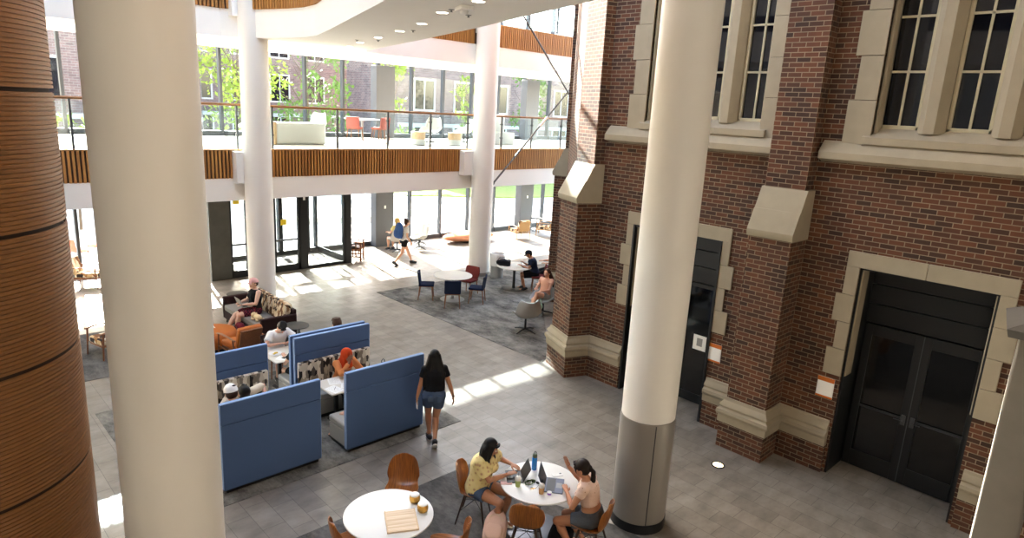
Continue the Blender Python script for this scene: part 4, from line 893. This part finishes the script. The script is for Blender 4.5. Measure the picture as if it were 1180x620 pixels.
def plaid():
    m, nt, b = base('red_plaid', '7a2a38', .9, 0, .2); v_ = coord(nt)
    k = N(nt, 'ShaderNodeTexChecker'); k.inputs['Scale'].default_value = 26; k.inputs['Color1'].default_value = srgb('7d2f3d'); k.inputs['Color2'].default_value = srgb('2a2028'); nt.links.new(v_, k.inputs['Vector']); nt.links.new(k.outputs[0], b.inputs['Base Color'])
plaid()
def fuse(mb, name, m, parent, vox, it=4, extra=None, fac=.5):
    """weld overlapping volumes into one continuous smooth surface"""
    me = mb.mesh(name + '_t'); o = bpy.data.objects.new('t', me); C.objects.link(o)
    q = o.modifiers.new('r', 'REMESH'); q.mode = 'VOXEL'; q.voxel_size = vox
    if it: q = o.modifiers.new('s', 'SMOOTH'); q.factor = fac; q.iterations = it
    dg = bpy.context.evaluated_depsgraph_get(); me2 = bpy.data.meshes.new_from_object(o.evaluated_get(dg)); bpy.data.objects.remove(o); me2.name = name
    if extra and extra.v:
        import bmesh as _b
        bm = _b.new(); bm.from_mesh(me2); ex = extra.mesh('x'); bm.from_mesh(ex); _b.ops.recalc_face_normals(bm, faces=bm.faces); bm.to_mesh(me2); bm.free()
    me2.materials.clear()
    return link(name, me2, m, parent, smooth=60)
def ik(a, b_, l1, l2, pole):
    d = b_ - a; L = min(d.length, (l1 + l2) * .999); u = nrm(d); x = (l1 * l1 - l2 * l2 + L * L) / (2 * L); h = math.sqrt(max(0, l1 * l1 - x * x))
    p = pole - u * pole.dot(u); p = nrm(p) if p.length > 1e-6 else V((0, 0, 1)); return a + u * x + p * h, a + u * L
def limb(mb, pts, rad, n=14): # tapering chain with rounded joints
    mb.tube(pts, rad, n)
    for p, r in zip(pts, rad): mb.ell(p, (r, r, r), None, 12, 8)
def person(label, loc, rz, sc=1.0, near=False, skin='skin_light', pel=.55, lean=.12, side=0, twist=0, feet=None, knees=None, hands=None, elbow=None, look=(0, 0), shirt=None, shirt_len=-.02, sleeve=.5, loose=.014, pants=None, pant=.55, hair=None, hairm='hair_black', cap=None, shoes='shoe_black', sole='sole_white', shoulder=.165, hipw=.09, fat=1.0, hand_dir=None, palm=None, face=True, toes=None, extras=None, headfwd=.02, curl=None, bust=0):
    t = thing('person', label, 'person', loc, R(rz)); t.scale = (sc,) * 3
    P = V((0, 0, pel)); up = nrm(V((sin(lean), sin(side), cos(lean)))); fw = nrm(V((cos(lean), 0, -sin(lean)))); lf = V((-sin(twist), cos(twist), 0))
    at_ = lambda q: P + up * q
    def curve(q): # spine with a slight forward roll of the upper back
        k = max(0, q - .2); return P + up * q + fw * (k * k * .22)
    f2 = lambda q: nrm(lf.cross(up)) if True else fw
    fw2 = nrm(lf.cross(up))
    prof = [(-.13, .1, .08), (-.09, .15 , .115), (-.02, .17, .128), (.07, .155, .118), (.17, .132, .1), (.25, .138, .108), (.34, .15, .118), (.41, .152, .108), (.455, .12, .085), (.485, .066, .06), (.51, .052, .052)]
    def torso(mb, q0, q1, inf, shape=1.0, n=20):
        rings = []; pts = [q for q in prof if q0 < q[0] < q1]
        def ip(q):
            for a, b_ in zip(prof[:-1], prof[1:]):
                if a[0] <= q <= b_[0]: k = (q - a[0]) / (b_[0] - a[0]); return (q, a[1] + (b_[1] - a[1]) * k, a[2] + (b_[2] - a[2]) * k)
            return prof[-1]
        for q, a, b_ in [ip(q0)] + pts + [ip(q1)]:
            ff = fat if q < .44 else 1; a = a * ff * (shoulder / .165 if q > .3 else 1) + inf; b_ = b_ * ff + inf; c = curve(q); L = lf if q > .2 else V((0, 1, 0)).lerp(lf, max(0, q) / .2)
            rings.append([c + L * (a * (abs(cos(g)) ** .85) * (1 if cos(g) > 0 else -1)) + fw2 * (b_ * (abs(sin(g)) ** .85) * (1 if sin(g) > 0 else -1)) for g in [2 * pi * j / n for j in range(n)]])
        mb.loft(rings)
        if bust and q1 > .35:
            for s_ in (-1, 1): mb.ell(curve(.31) + lf * (s_ * .07) + fw2 * (.085 + inf * .6), (.062 + inf, .062 + inf, .062 + inf))
    neck = curve(.5); hd = neck + up * .115 + fw2 * (.025 + headfwd)
    yaw, pit = R(look[0]), R(look[1])
    HM = Matrix((fw2, nrm(up.cross(fw2)), up)).transposed() @ Matrix.Rotation(yaw, 3, 'Z') @ Matrix.Rotation(pit, 3, 'Y')
    hp = lambda x, y, z: hd + HM @ V((x, y, z))
    body = MB(); extra = MB(); torso(body, -.13, .51, 0)
    body.tube([curve(.45), neck, hp(-.015, 0, -.05)], [.056, .05, .05], 14)
    body.ell(hp(-.008, 0, .035), (.096, .077, .092), HM, 20, 14).ell(hp(.022, 0, -.035), (.068, .058, .075), HM, 18, 12).ell(hp(.05, 0, -.082), (.03, .032, .022), HM)
    body.tube([hp(.084, 0, .015), hp(.104, 0, -.028), hp(.09, 0, -.04)], [.009, .0145, .009], 8)
    for s_ in (-1, 1): body.ell(hp(-.008, s_ * .078, -.01), (.022, .01, .032), HM, 10, 7).ell(hp(.075, s_ * .03, -.022), (.018, .02, .018), HM, 10, 7)
    sh = {}; el = {}; wr = {}; hip = {}; kn = {}; an = {}
    for i, s_ in enumerate((1, -1)): # left, right
        sh[s_] = curve(.43) + lf * (s_ * shoulder) ; hip[s_] = P + V((0, s_ * hipw, -.03))
        hd_ = (hands or ((.3, .2, .75), (.3, -.2, .75)))[i]; pole = V((elbow or ((-.5, .6, -.8), (-.5, -.6, -.8)))[i])
        el[s_], wr[s_] = ik(sh[s_], V(hd_), .275, .245, pole)
        ft = (feet or ((.42, .1, .07), (.42, -.1, .07)))[i]; kp = V((knees or ((1, .15, .8), (1, -.15, .8)))[i])
        kn[s_], an[s_] = ik(hip[s_], V(ft), .42, .41, kp)
        limb(body, [sh[s_], sh[s_].lerp(el[s_], .35), el[s_], el[s_].lerp(wr[s_], .3), wr[s_]], [.054 * fat, .047 * fat, .037 * fat, .037 * fat, .024])
        limb(body, [hip[s_], hip[s_].lerp(kn[s_], .4), kn[s_], kn[s_].lerp(an[s_], .3), kn[s_].lerp(an[s_], .75), an[s_]], [.092 * fat, .08 * fat, .056 * fat, .056 * fat, .036, .033])
        toe = V((toes or ((1, .12, -.25), (1, -.12, -.25)))[i]); toe = nrm(toe); tp = an[s_] + toe * .15 + V((0, 0, -.012))
        limb(body, [an[s_] + V((0, 0, -.02)) - toe * .03, an[s_] + V((0, 0, -.03)) + toe * .07, tp], [.036, .036, .028])
        # hand: palm, thumb from its side, four unequal bent fingers
        ad = nrm(wr[s_] - el[s_]); hdv = V(hand_dir[i]) if hand_dir and hand_dir[i] else ad; hdv = nrm(hdv)
        pn = V(palm[i]) if palm and palm[i] else V((0, 0, -1)); pn = pn - hdv * pn.dot(hdv); pn = nrm(pn) if pn.length > .05 else nrm(hdv.orthogonal()); ac = nrm(hdv.cross(pn)) * s_  # towards the thumb side
        ac = -ac if True else ac
        W0 = wr[s_]; rr = []
        for q, a_, b_ in ((-.005, .024, .02), (.03, .034, .016), (.065, .041, .015), (.088, .039, .012)): rr.append([W0 + hdv * q + ac * (a_ * cos(g)) + pn * (b_ * sin(g)) for g in [2 * pi * j / 12 for j in range(12)]])
        body.loft(rr); tgt = body if near else extra; cu = (curl or (.35, .35))[i]
        for j, (o_, L_, r_) in enumerate(((.031, .07, .0082), (.0105, .079, .0086), (-.0105, .073, .0082), (-.03, .056, .0072))):
            b0 = W0 + hdv * .075 + ac * o_; spread = ac * (o_ * .55); p0 = b0; pts = [p0]; d0 = nrm(hdv + spread * 1.2)
            for k, fr in enumerate((.45, .32, .23)): ang = cu * (k + .6) * .75; d1 = nrm(d0 * cos(ang) + pn * sin(ang)); p0 = p0 + d1 * L_ * fr * 1.12; pts.append(p0)
            tgt.tube(pts, [r_ * 1.05, r_, r_ * .92, r_ * .7], 8); tgt.ell(pts[-1], (r_ * .75,) * 3, None, 8, 6)
        b0 = W0 + hdv * .022 + ac * .024; d1 = nrm(hdv * .7 + ac * .75 + pn * .25); d2 = nrm(hdv * .95 + ac * .25 + pn * .35)
        tgt.tube([b0, b0 + d1 * .04, b0 + d1 * .04 + d2 * .03, b0 + d1 * .04 + d2 * .052], [.013, .0105, .0095, .007], 8); tgt.ell(b0 + d1 * .04 + d2 * .052, (.0072,) * 3, None, 8, 6)
    vox = .0058 if near else .0085
    bo = fuse(body, 'body', skin, t, vox, 5 if near else 3, extra)
    J = dict(P=P, curve=curve, hp=hp, HM=HM, sh=sh, el=el, wr=wr, hip=hip, kn=kn, an=an, lf=lf, fw=fw2, up=up, hd=hd, t=t, near=near)
    cv = .008 if near else .012
    if shirt:
        m = MB(); torso(m, shirt_len, .478, loose)
        for s_ in (1, -1):
            if sleeve > 0:
                if sleeve <= 1: e_ = sh[s_].lerp(el[s_], sleeve); m.tube([curve(.42) + lf * (s_ * .1), sh[s_], sh[s_].lerp(e_, .5), e_], [.07 * fat, .06 * fat + loose, .054 * fat + loose, .05 * fat + loose * 1.4], 16)
                else: e_ = el[s_].lerp(wr[s_], sleeve - 1); m.tube([curve(.42) + lf * (s_ * .1), sh[s_], el[s_], e_], [.07 * fat, .06 * fat + loose, .045 * fat + loose, .03 + loose], 16); m.ell(el[s_], (.045 * fat + loose,) * 3)
                m.ell(sh[s_], (.058 * fat + loose,) * 3)
        fuse(m, 'shirt', shirt, t, cv, 3)
    if pants:
        m = MB(); torso(m, -.13, .1, .012)
        for s_ in (1, -1):
            if pant <= 1: e_ = hip[s_].lerp(kn[s_], pant); m.tube([hip[s_], hip[s_].lerp(e_, .5), e_], [.095 * fat + .013, .088 * fat + .014, (.092 - .03 * pant) * fat + .02], 18); m.ell(hip[s_], (.1 * fat + .013,) * 3)
            else: e_ = kn[s_].lerp(an[s_], pant - 1); m.tube([hip[s_], kn[s_]], [.098 * fat + .01, .062 * fat + .014], 18); m.tube([kn[s_], e_], [.06 * fat + .014, .05 + .01], 18); m.ell(hip[s_], (.1 * fat + .013,) * 3).ell(kn[s_], (.06 * fat + .014,) * 3)
        fuse(m, 'shorts' if pant <= 1 else 'trousers', pants, t, cv, 3)
    for i, s_ in enumerate((1, -1)):
        toe = nrm(V((toes or ((1, .12, -.25), (1, -.12, -.25)))[i])); a_ = an[s_]; th = V((toe.x, toe.y, toe.z)); dn = nrm(V((0, 0, -1)) + th * th.z)
        if shoes:
            m = MB(); limb(m, [a_ + dn * .018 - th * .045, a_ + dn * .03 + th * .05, a_ + dn * .038 + th * .16], [.048, .047, .036]); m.tube([a_ + V((0, 0, .03)), a_ + dn * .02], [.042, .046], 12)
            so_ = fuse(m, 'shoe', shoes, t, .009, 3); c = a_ + dn * .068 + th * .055; w_ = nrm(dn.cross(th))
            MB().loft([[c + dn * q + th * (.135 * cos(g) * (1 if True else 1)) + w_ * (.045 * sin(g)) for g in [2 * pi * j / 20 for j in range(20)]] for q in (-.008, .012)]).build('sole', sole, so_, smooth=30)
    if face:
        for s_ in (1, -1):
            e_ = MB().ell(hp(.076, s_ * .031, .008), (.012, .014, .011), HM, 12, 8).build('eye', 'eye_white', t); MB().ell(hp(.0845, s_ * .031, .008), (.005, .0065, .0068), HM, 10, 7).build('iris', 'iris', e_)
            MB().tube([hp(.082, s_ * .016, .03), hp(.086, s_ * .032, .036), hp(.076, s_ * .048, .03)], [.0016, .0024, .0012], 6).build('eyebrow', 'brow' if hairm != 'hair_blonde' else 'hair_brown', t)
        MB().ell(hp(.083, 0, -.058), (.008, .023, .008), HM, 12, 7).build('mouth', 'lip', t)
    J['cap'] = cap
    if hair: hairdo(J, hair, hairm)
    if cap:
        m = MB(); rings = []
        for q in range(7): a = q / 6 * pi / 2; rings.append([hp(-.014 + .114 * cos(a) * cos(g), .097 * cos(a) * sin(g), .04 - .02 * cos(g) * -1 * cos(a) + .105 * sin(a)) for g in [2 * pi * j / 24 for j in range(24)]])
        m.loft(rings); co = m.build('cap', cap, t, smooth=70)
        MB().surf([[hp(.07 + .09 * q * (1 - .35 * u * u), u * .075, .06 - .02 * q - .018 * u * u) for u in [j / 4 - 1 for j in range(9)]] for q in (0, .35, .7, 1)], .006).build('brim', cap, co)
        MB().ell(hp(-.012, 0, .14), (.009, .009, .006), HM, 10, 6).build('button', cap, co)
    if extras: extras(J)
    return t
def hairdo(J, kind, m):
    hp, HM, t = J['hp'], J['HM'], J['t']; b = MB(); rnd = random.Random(hash(kind) % 99 if False else len(kind))
    b.ell(hp(-.024, 0, .045 if not J.get('cap') else .02), (.098, .088, .096) if not J.get('cap') else (.088, .084, .085), HM, 22, 14).ell(hp(-.04, 0, -.0), (.075, .083, .08), HM, 18, 12)
    if kind in ('long', 'long_wavy'):
        n = 19
        for i in range(n):
            a = -1.9 + 3.8 * i / (n - 1); x, y = -.045 - .05 * cos(a), .088 * sin(a) if abs(a) < 1.57 else .088 * sin(a)
            if x > -.02: x = min(x, .005)
            L = .44 + .05 * cos(i * 2.1) if kind == 'long' else .3 + .04 * cos(i * 1.7); w_ = .011 * sin(i * 1.3)
            p0 = hp(x * .9, y * .9, .06); p1 = hp(x - .012, y * 1.2, -.06); up = J['up']; bk = -J['fw']
            p2 = p1 - V((0, 0, 1)) * L * .45 + bk * (.035 + w_) + (J['lf'] * y * .7); p3 = p1 - V((0, 0, 1)) * L + bk * (.05 - w_) + J['lf'] * (y * .75 + w_)
            b.tube([p0, p1, p2, p3], [.022, .026, .024, .009], 8)
    if kind == 'bob':
        n = 17
        for i in range(n):
            a = -2.25 + 4.5 * i / (n - 1); x, y = -.02 - .078 * cos(a), .09 * sin(a); w_ = .008 * sin(i * 2.3)
            b.tube([hp(x * .8, y * .85, .07), hp(x - .006, y * 1.1, -.01), hp(x + .004, y * 1.18 + w_, -.1), hp(x + .016, y * 1.02, -.17 + w_)], [.022, .024, .026, .012], 8)
        b.tube([hp(.06, -.065, .07), hp(.08, -.03, .095), hp(.08, .025, .092), hp(.06, .066, .06)], [.012, .015, .015, .01], 8)
    if kind in ('pony', 'pony_blonde'):
        b.ell(hp(-.115, 0, .02), (.03, .03, .03), HM)
        for i in range(8):
            a = i * 2 * pi / 8; o = J['lf'] * (.018 * cos(a)) + J['fw'] * (.012 * sin(a)); p0 = hp(-.115, 0, .02); d_ = V((0, 0, -1)); b.tube([p0, p0 - J['fw'] * .05 + d_ * .06 + o, p0 - J['fw'] * .055 + d_ * .18 + o * 1.5, p0 - J['fw'] * .03 + d_ * (.31 + .02 * cos(i * 2)) + o], [.018, .02, .018, .006], 8)
        b.tube([hp(.066, -.055, .085), hp(.082, 0, .1), hp(.066, .055, .085)], [.012, .016, .012], 8)
        for s_ in (-1, 1): b.tube([hp(.07, s_ * .06, .07), hp(.055, s_ * .078, .02), hp(.05, s_ * .076, -.03)], [.012, .01, .004], 8)
    if kind == 'bun': b.ell(hp(-.085, 0, .115), (.045, .045, .04), HM)
    if kind == 'short' and not J.get('cap'):
        for i in range(14): a = i * 2.4; b.ell(hp(-.01 + .06 * cos(a), .055 * sin(a), .115), (.03, .026, .022), HM, 8, 6)
        b.tube([hp(.07, -.055, .075), hp(.088, -.01, .088), hp(.075, .05, .08)], [.016, .02, .016], 8)
    fuse(b, 'hair', m, t, .007 if J['near'] else .01, 2)

# ---- walking woman
def ex(J):
    w_ = J['wr'][1]; MB().cb(w_ + V((.02, .0, -.14)), (.075, .012, .14), .2, .15).build('held_card', 'paper', J['t'], bevel=.003)
    MB().tube([J['el'][-1].lerp(J['wr'][-1], .93) + V((.027 * cos(a), .027 * sin(a), 0)) for a in [k * pi / 6 for k in range(13)]], .005, 6).build('bracelet', 'black_plastic', J['t'])
    for s_ in (1, -1): MB().box(-.025, .025, -.045, .045, -.05, .05, Matrix.Translation(J['P'] + V((-.148, s_ * .075, -.02)))).build('back_pocket', 'denim', J['t'], bevel=.008)
person('woman in black tee and denim shorts walking away past the right booth', (6.18, 8.02, 0), 58, 1.0, True, 'skin_tan', .885, .03, feet=((.13, .05, .075), (-.2, -.01, .13)), knees=((1, .05, .1), (1, 0, .05)), toes=((1, .1, -.12), (.8, 0, -.75)),
       hands=((.06, .29, .74), (.0, -.33, .79)), elbow=((-1, .5, 0), (-1, -.6, 0)), hand_dir=((.15, .05, -1), (.1, -.1, -1)), palm=((0, -1, 0), (0, 1, 0)), look=(-6, 5), shirt='tee_black', shirt_len=.06, sleeve=.5, pants='denim', pant=.5, hair='long', hairm='hair_black', shoes='shoe_black', shoulder=.155, extras=ex, face=True, loose=.012)
# ---- woman in yellow at the table
def ex(J):
    hp = J['hp']; t = J['t']
    c = J['curve'](.475); lf, fw, up = J['lf'], J['fw'], J['up']
    MB().tube([c + lf * (.085 * sin(a)) - fw * (.085 * cos(a)) + up * (.012 + .02 * cos(a)) for a in [k * .25 - 2.25 for k in range(19)]], .008, 8).build('headphone_band', 'black_plastic', t)
    for s_ in (-1, 1): MB().ell(c + lf * (s_ * .07) + fw * .075 - up * .02, (.04, .022, .045)).build('headphone_cup', 'black_plastic', t)
    m = MB(); k = J['curve']; m.loft([[k(q) + fw * (b_ + .0) + lf * u * w_ for u in (-1, -.5, 0, .5, 1)] + [k(q) + fw * (b_ - .03) + lf * u * w_ for u in (1, 0, -1)] for q, b_, w_ in ((.06, .147, .03), (.2, .13, .045), (.34, .148, .055), (.44, .098, .05))]); m.build('undershirt', 'tee_grey', t, smooth=50)
    m = MB(); m.tube([k(.43) + fw * .1 + lf * .04, k(.3) + fw * .16 + lf * .012, k(.2) + fw * .142], .003, 6).tube([k(.43) + fw * .1 - lf * .04, k(.3) + fw * .16 - lf * .012, k(.2) + fw * .142], .003, 6).build('lanyard_cord', 'maroon', t)
    w_ = J['wr'][-1]; MB().tube([w_ + V((.0, .026 * cos(a), .024 * sin(a))) for a in [q * pi / 6 for q in range(13)]], .004, 6).build('wrist_band', 'orange_card', t)
person('woman in yellow patterned shirt with headphones round her neck typing at the table', (5.37, 5.93, 0), -74, 1.0, True, 'skin_tan', .545, .16, feet=((.34, .08, .1), (.36, -.14, .07)), knees=((1, .1, .7), (1, -.05, .75)), hands=((.3, .34, .79), (.385, .07, .79)), elbow=((-.2, .9, -.7), (-.4, -.8, -.6)),
       look=(24, 14), shirt='yellow_print', shirt_len=-.09, sleeve=.72, loose=.03, pants='denim', pant=.42, hair='bob', hairm='hair_black', shoes='sock_white', sole='sole_white', fat=1.08, extras=ex, bust=1, shoulder=.16)
# ---- woman in tan top
person('woman in tan cropped top with ponytail raising one hand at the laptop table', (6.04, 4.5, 0), 112, 1.0, True, 'skin_tan', .545, .2, feet=((.2, .12, .07), (.1, -.1, .07)), knees=((1, .2, .6), (1, -.1, .6)), hands=((.34, .05, .79), (.44, -.24, .98)), elbow=((-.3, .8, -.7), (.1, -.6, -1)),
       hand_dir=(None, (.35, .1, .95)), palm=(None, (.4, 1, 0)), curl=(.35, .12), look=(4, 4), shirt='tan_dots', shirt_len=.17, sleeve=.4, loose=.01, pants='denim_grey', pant=.55, hair='pony', hairm='hair_dark_brown', shoes='sole_white', fat=1.06, bust=1, shoulder=.16)
# ---- booth people
def hij(J):
    hp, HM, t = J['hp'], J['HM'], J['t']; b = MB(); b.ell(hp(-.02, 0, .03), (.115, .098, .118), HM, 20, 14).ell(hp(-.02, 0, -.06), (.1, .095, .09), HM, 18, 12); b.tube([hp(-.01, 0, -.07), J['curve'](.46), J['curve'](.36) + J['fw'] * .04], [.095, .13, .15], 16)
    h = fuse(b, 'hijab', 'hijab_orange', t, .01, 3)
    MB().ell(hp(.068, 0, -.005), (.045, .058, .078), HM, 18, 12).build('face', 'skin_brown', t)
    for s_ in (1, -1): MB().ell(hp(.108, s_ * .024, .012), (.008, .011, .007), HM, 10, 6).build('eye', 'iris', t)
    MB().tube([hp(.112, 0, .01), hp(.122, 0, -.02), hp(.11, 0, -.028)], [.006, .011, .006], 8).build('nose', 'skin_brown', t); MB().ell(hp(.1, 0, -.048), (.01, .02, .007), HM, 10, 6).build('mouth', 'lip', t)
person('person in orange hijab and peach sweatshirt resting chin on hand in the right booth', (5.66, 10.12, 0), -92, .97, False, 'skin_brown', .55, .28, feet=((.4, .1, .07), (.4, -.1, .07)), hands=((.42, .14, .79), (.36, -.02, 1.03)), elbow=((-.2, .8, -.6), (.3, -1, -1)), look=(30, 8), shirt='sweat_peach', sleeve=1.85, pants='shorts_black', pant=1.8, shoes='shoe_black', face=False, extras=hij, hand_dir=(None, (-.1, .1, 1)))
person('person in black shorts with only knees showing at the right booth front bench', (5.52, 8.9, 0), 92, .95, False, 'skin_light', .55, .95, feet=((.28, .55, .07), (.3, .36, .07)), knees=((.35, 1, .5), (.35, .9, .5)), hands=((.4, .15, .8), (.4, -.2, .8)), shirt='tee_navy', pants='shorts_black', pant=.72, hair='short', hairm='hair_brown', look=(0, 35), headfwd=.06)
person('dark-haired person in cream top bent over work in the left booth', (3.72, 10.08, 0), -92, 1.0, False, 'skin_light', .55, .62, feet=((.4, .1, .07), (.4, -.1, .07)), hands=((.36, .36, .8), (.4, -.12, .8)), elbow=((-.2, 1, -.1), (-.2, -1, -.1)), look=(0, 42), shirt='tee_cream', sleeve=.9, pants='shorts_grey', pant=1.7, hair='pony', hairm='hair_black', headfwd=.05)
person('person in white cap leaning over the left booth table behind the panel', (3.4, 9.02, 0), 92, 1.06, False, 'skin_light', .56, .34, feet=((.42, .1, .07), (.4, -.1, .07)), hands=((.4, .2, .8), (.4, -.2, .8)), look=(-10, 2), shirt='tee_navy', pants='shorts_black', hair='short', hairm='hair_brown', cap='cap_white', headfwd=.03, extras=lambda J: MB().ell(J['hp'](-.085, -.04, .105), (.012, .03, .012), J['HM'], 10, 6).build('cap_logo', 'black_plastic', J['t']))
person('person in white tee looking down at a phone at the plate table', (5.36, 12.2, 0), -88, 1.0, False, 'skin_light', .55, .34, feet=((.35, .12, .07), (.3, -.12, .07)), hands=((.42, .1, .82), (.4, -.12, .82)), elbow=((-.2, 1, -.3), (-.2, -1, -.3)), look=(-8, 32), shirt='tee_white', sleeve=.62, loose=.022, pants='shorts_grey', pant=.7, hair='short', hairm='hair_black', headfwd=.05,
       extras=lambda J: MB().cb(J['wr'][1].lerp(J['wr'][-1], .5) + V((.08, 0, .01)), (.14, .07, .009), 0, -.4).build('held_phone', 'black_plastic', J['t'], bevel=.003))
person('person in black tee and shorts on the bench backing the right booth', (5.32, 10.98, 0), 95, .93, False, 'skin_light', .53, .1, feet=((.42, .16, .07), (.4, -.05, .07)), hands=((.38, .18, .8), (.38, -.2, .8)), look=(0, 20), shirt='tee_black', sleeve=.55, pants='shorts_black', pant=.7, hair='short', hairm='hair_brown')
person('person whose brown hair just shows above the right booth panel', (6.12, 11.0, 0), 92, 1.06, False, 'skin_light', .56, .05, hands=((.38, .18, .8), (.38, -.2, .8)), look=(0, 5), shirt='tee_grey', pants='shorts_grey', pant=1.6, hair='short', hairm='hair_brown')
# ---- sofa person
person('person in pink cap, black tank top and plaid shorts with laptop on the sofa', (6.12, 15.02, 0), 184, 1.0, False, 'skin_pale', .56, -.1, feet=((.5, .02, .09), (.62, -.2, .09)), knees=((1, .1, .9), (1, -.15, .9)), hands=((.3, .12, .74), (.27, -.14, .74)), look=(0, 14), shirt='tee_black', sleeve=0, loose=.012, pants='red_plaid', pant=.8, hair='short', hairm='hair_brown', cap='cap_pink', shoes='shoe_black', fat=1.15, bust=1)
# ---- man at the pale table, peach-topped woman
person('man in navy tee and dark cap using a laptop at the pale round table', (14.58, 13.92, 0), 136, 1.0, False, 'skin_tan', .56, .26, feet=((.3, .12, .07), (.36, -.12, .07)), hands=((.42, .14, .79), (.36, -.08, .84)), look=(0, 18), shirt='tee_navy', sleeve=.6, pants='shorts_black', pant=.85, hair='short', hairm='hair_black', cap='cap_navy', loose=.02)
person('woman in peach top and grey shorts with crossed legs in the grey lounge chair', (13.0, 12.0, 0), 190, 1.0, False, 'skin_light', .53, -.22, feet=((.55, -.02, .28), (.5, -.02, .08)), knees=((1, -.3, 1), (1, -.1, .8)), hands=((.3, .1, .72), (.32, -.08, .78)), look=(0, 22), shirt='tee_peach', sleeve=.35, pants='shorts_grey', pant=.45, hair='long_wavy', hairm='hair_brown', shoes='shoe_grey')
# ---- blonde person, walker with the backpack, person behind the corner
person('blonde person in pale yellow top seated on a white swivel chair, back turned', (14.03, 20.72, 0), 95, 1.0, False, 'skin_light', .54, .0, feet=((.45, .1, .07), (.42, -.1, .07)), hands=((.35, .2, .72), (.35, -.2, .72)), look=(8, 5), shirt='tee_yellow', sleeve=.6, pants='shorts_grey', hair='long_wavy', hairm='hair_blonde')
person('walker in white tee and black shorts with a big blue backpack', (13.0, 18.82, 0), -12, 1.0, False, 'skin_light', .88, .07, feet=((.34, .06, .075), (-.36, -.06, .13)), knees=((1, 0, .1), (1, 0, .1)), toes=((1, 0, -.05), (.85, 0, -.6)), hands=((-.05, .26, .78), (.16, -.24, .84)), elbow=((-1, .4, 0), (-1, -.4, 0)), hand_dir=((0, 0, -1), (.3, 0, -1)), palm=((0, -1, 0), (0, 1, 0)), look=(0, 5), shirt='tee_white', sleeve=.55, pants='shorts_black', pant=.45, hair='bun', hairm='hair_brown', shoes='shoe_black', sole='shoe_grey')
b_ = backpack('bulging blue backpack worn by the walker near the entrance', (12.79, 18.86, .98), R(168), 'blue_canvas', .52, .36, .22, R(-5))
person('dark-haired person in pink top mostly hidden behind the brick corner', (15.45, 13.95, 0), 150, 1.0, False, 'skin_light', .6, .05, feet=((.35, .1, .07), (.35, -.1, .07)), hands=((.3, .2, .8), (.3, -.2, .8)), shirt='tee_peach', sleeve=.5, pants='shorts_black', pant=1.6, hair='long_wavy', hairm='hair_dark_brown')
dining('navy', 'navy dining chair under the person half hidden by the brick corner', (15.5, 13.92, 0), R(150), None)
SKY=.8; SUN=18; EXPO=1.7; TINT=(1.1,1,.87)
# ------------------------------------------------------------------ light
w = bpy.data.worlds.new('world'); bpy.context.scene.world = w; w.use_nodes = True; nt = w.node_tree
sk = nt.nodes.new('ShaderNodeTexSky'); sk.sky_type = 'NISHITA'; sk.sun_disc = False; sk.sun_elevation = R(29.5); sk.sun_rotation = R(10.6); sk.air_density = 1; sk.dust_density = 1.5
bg = nt.nodes['Background']; bg.inputs[1].default_value = SKY; mx = nt.nodes.new('ShaderNodeMix'); mx.data_type = 'RGBA'; mx.blend_type = 'MULTIPLY'; mx.inputs['Factor'].default_value = 1; mx.inputs['B'].default_value = TINT + (1,); nt.links.new(sk.outputs[0], mx.inputs['A']); nt.links.new(mx.outputs['Result'], bg.inputs[0])
sl = bpy.data.lights.new('sun', 'SUN'); sl.energy = SUN; sl.angle = R(.55); sl.color = (1, .95, .86)
so = bpy.data.objects.new('sun', sl); C.objects.link(so)
sd = V((-.183 * cos(R(29.5)), -.983 * cos(R(29.5)), -sin(R(29.5)))); so.rotation_euler = sd.to_track_quat('-Z', 'Y').to_euler(); so.location = (5, 60, 40)
sc = bpy.context.scene; sc.view_settings.view_transform = 'Standard'; sc.view_settings.look = 'None'; sc.view_settings.gamma = 1
sc.view_settings.use_curve_mapping = False; sc.view_settings.exposure = EXPO
sc.cycles.max_bounces = 10; sc.cycles.diffuse_bounces = 6; sc.cycles.transparent_max_bounces = 24; sc.cycles.glossy_bounces = 4
sc.cycles.use_denoising = True; sc.cycles.sample_clamp_indirect = 8; sc.cycles.caustics_reflective = False
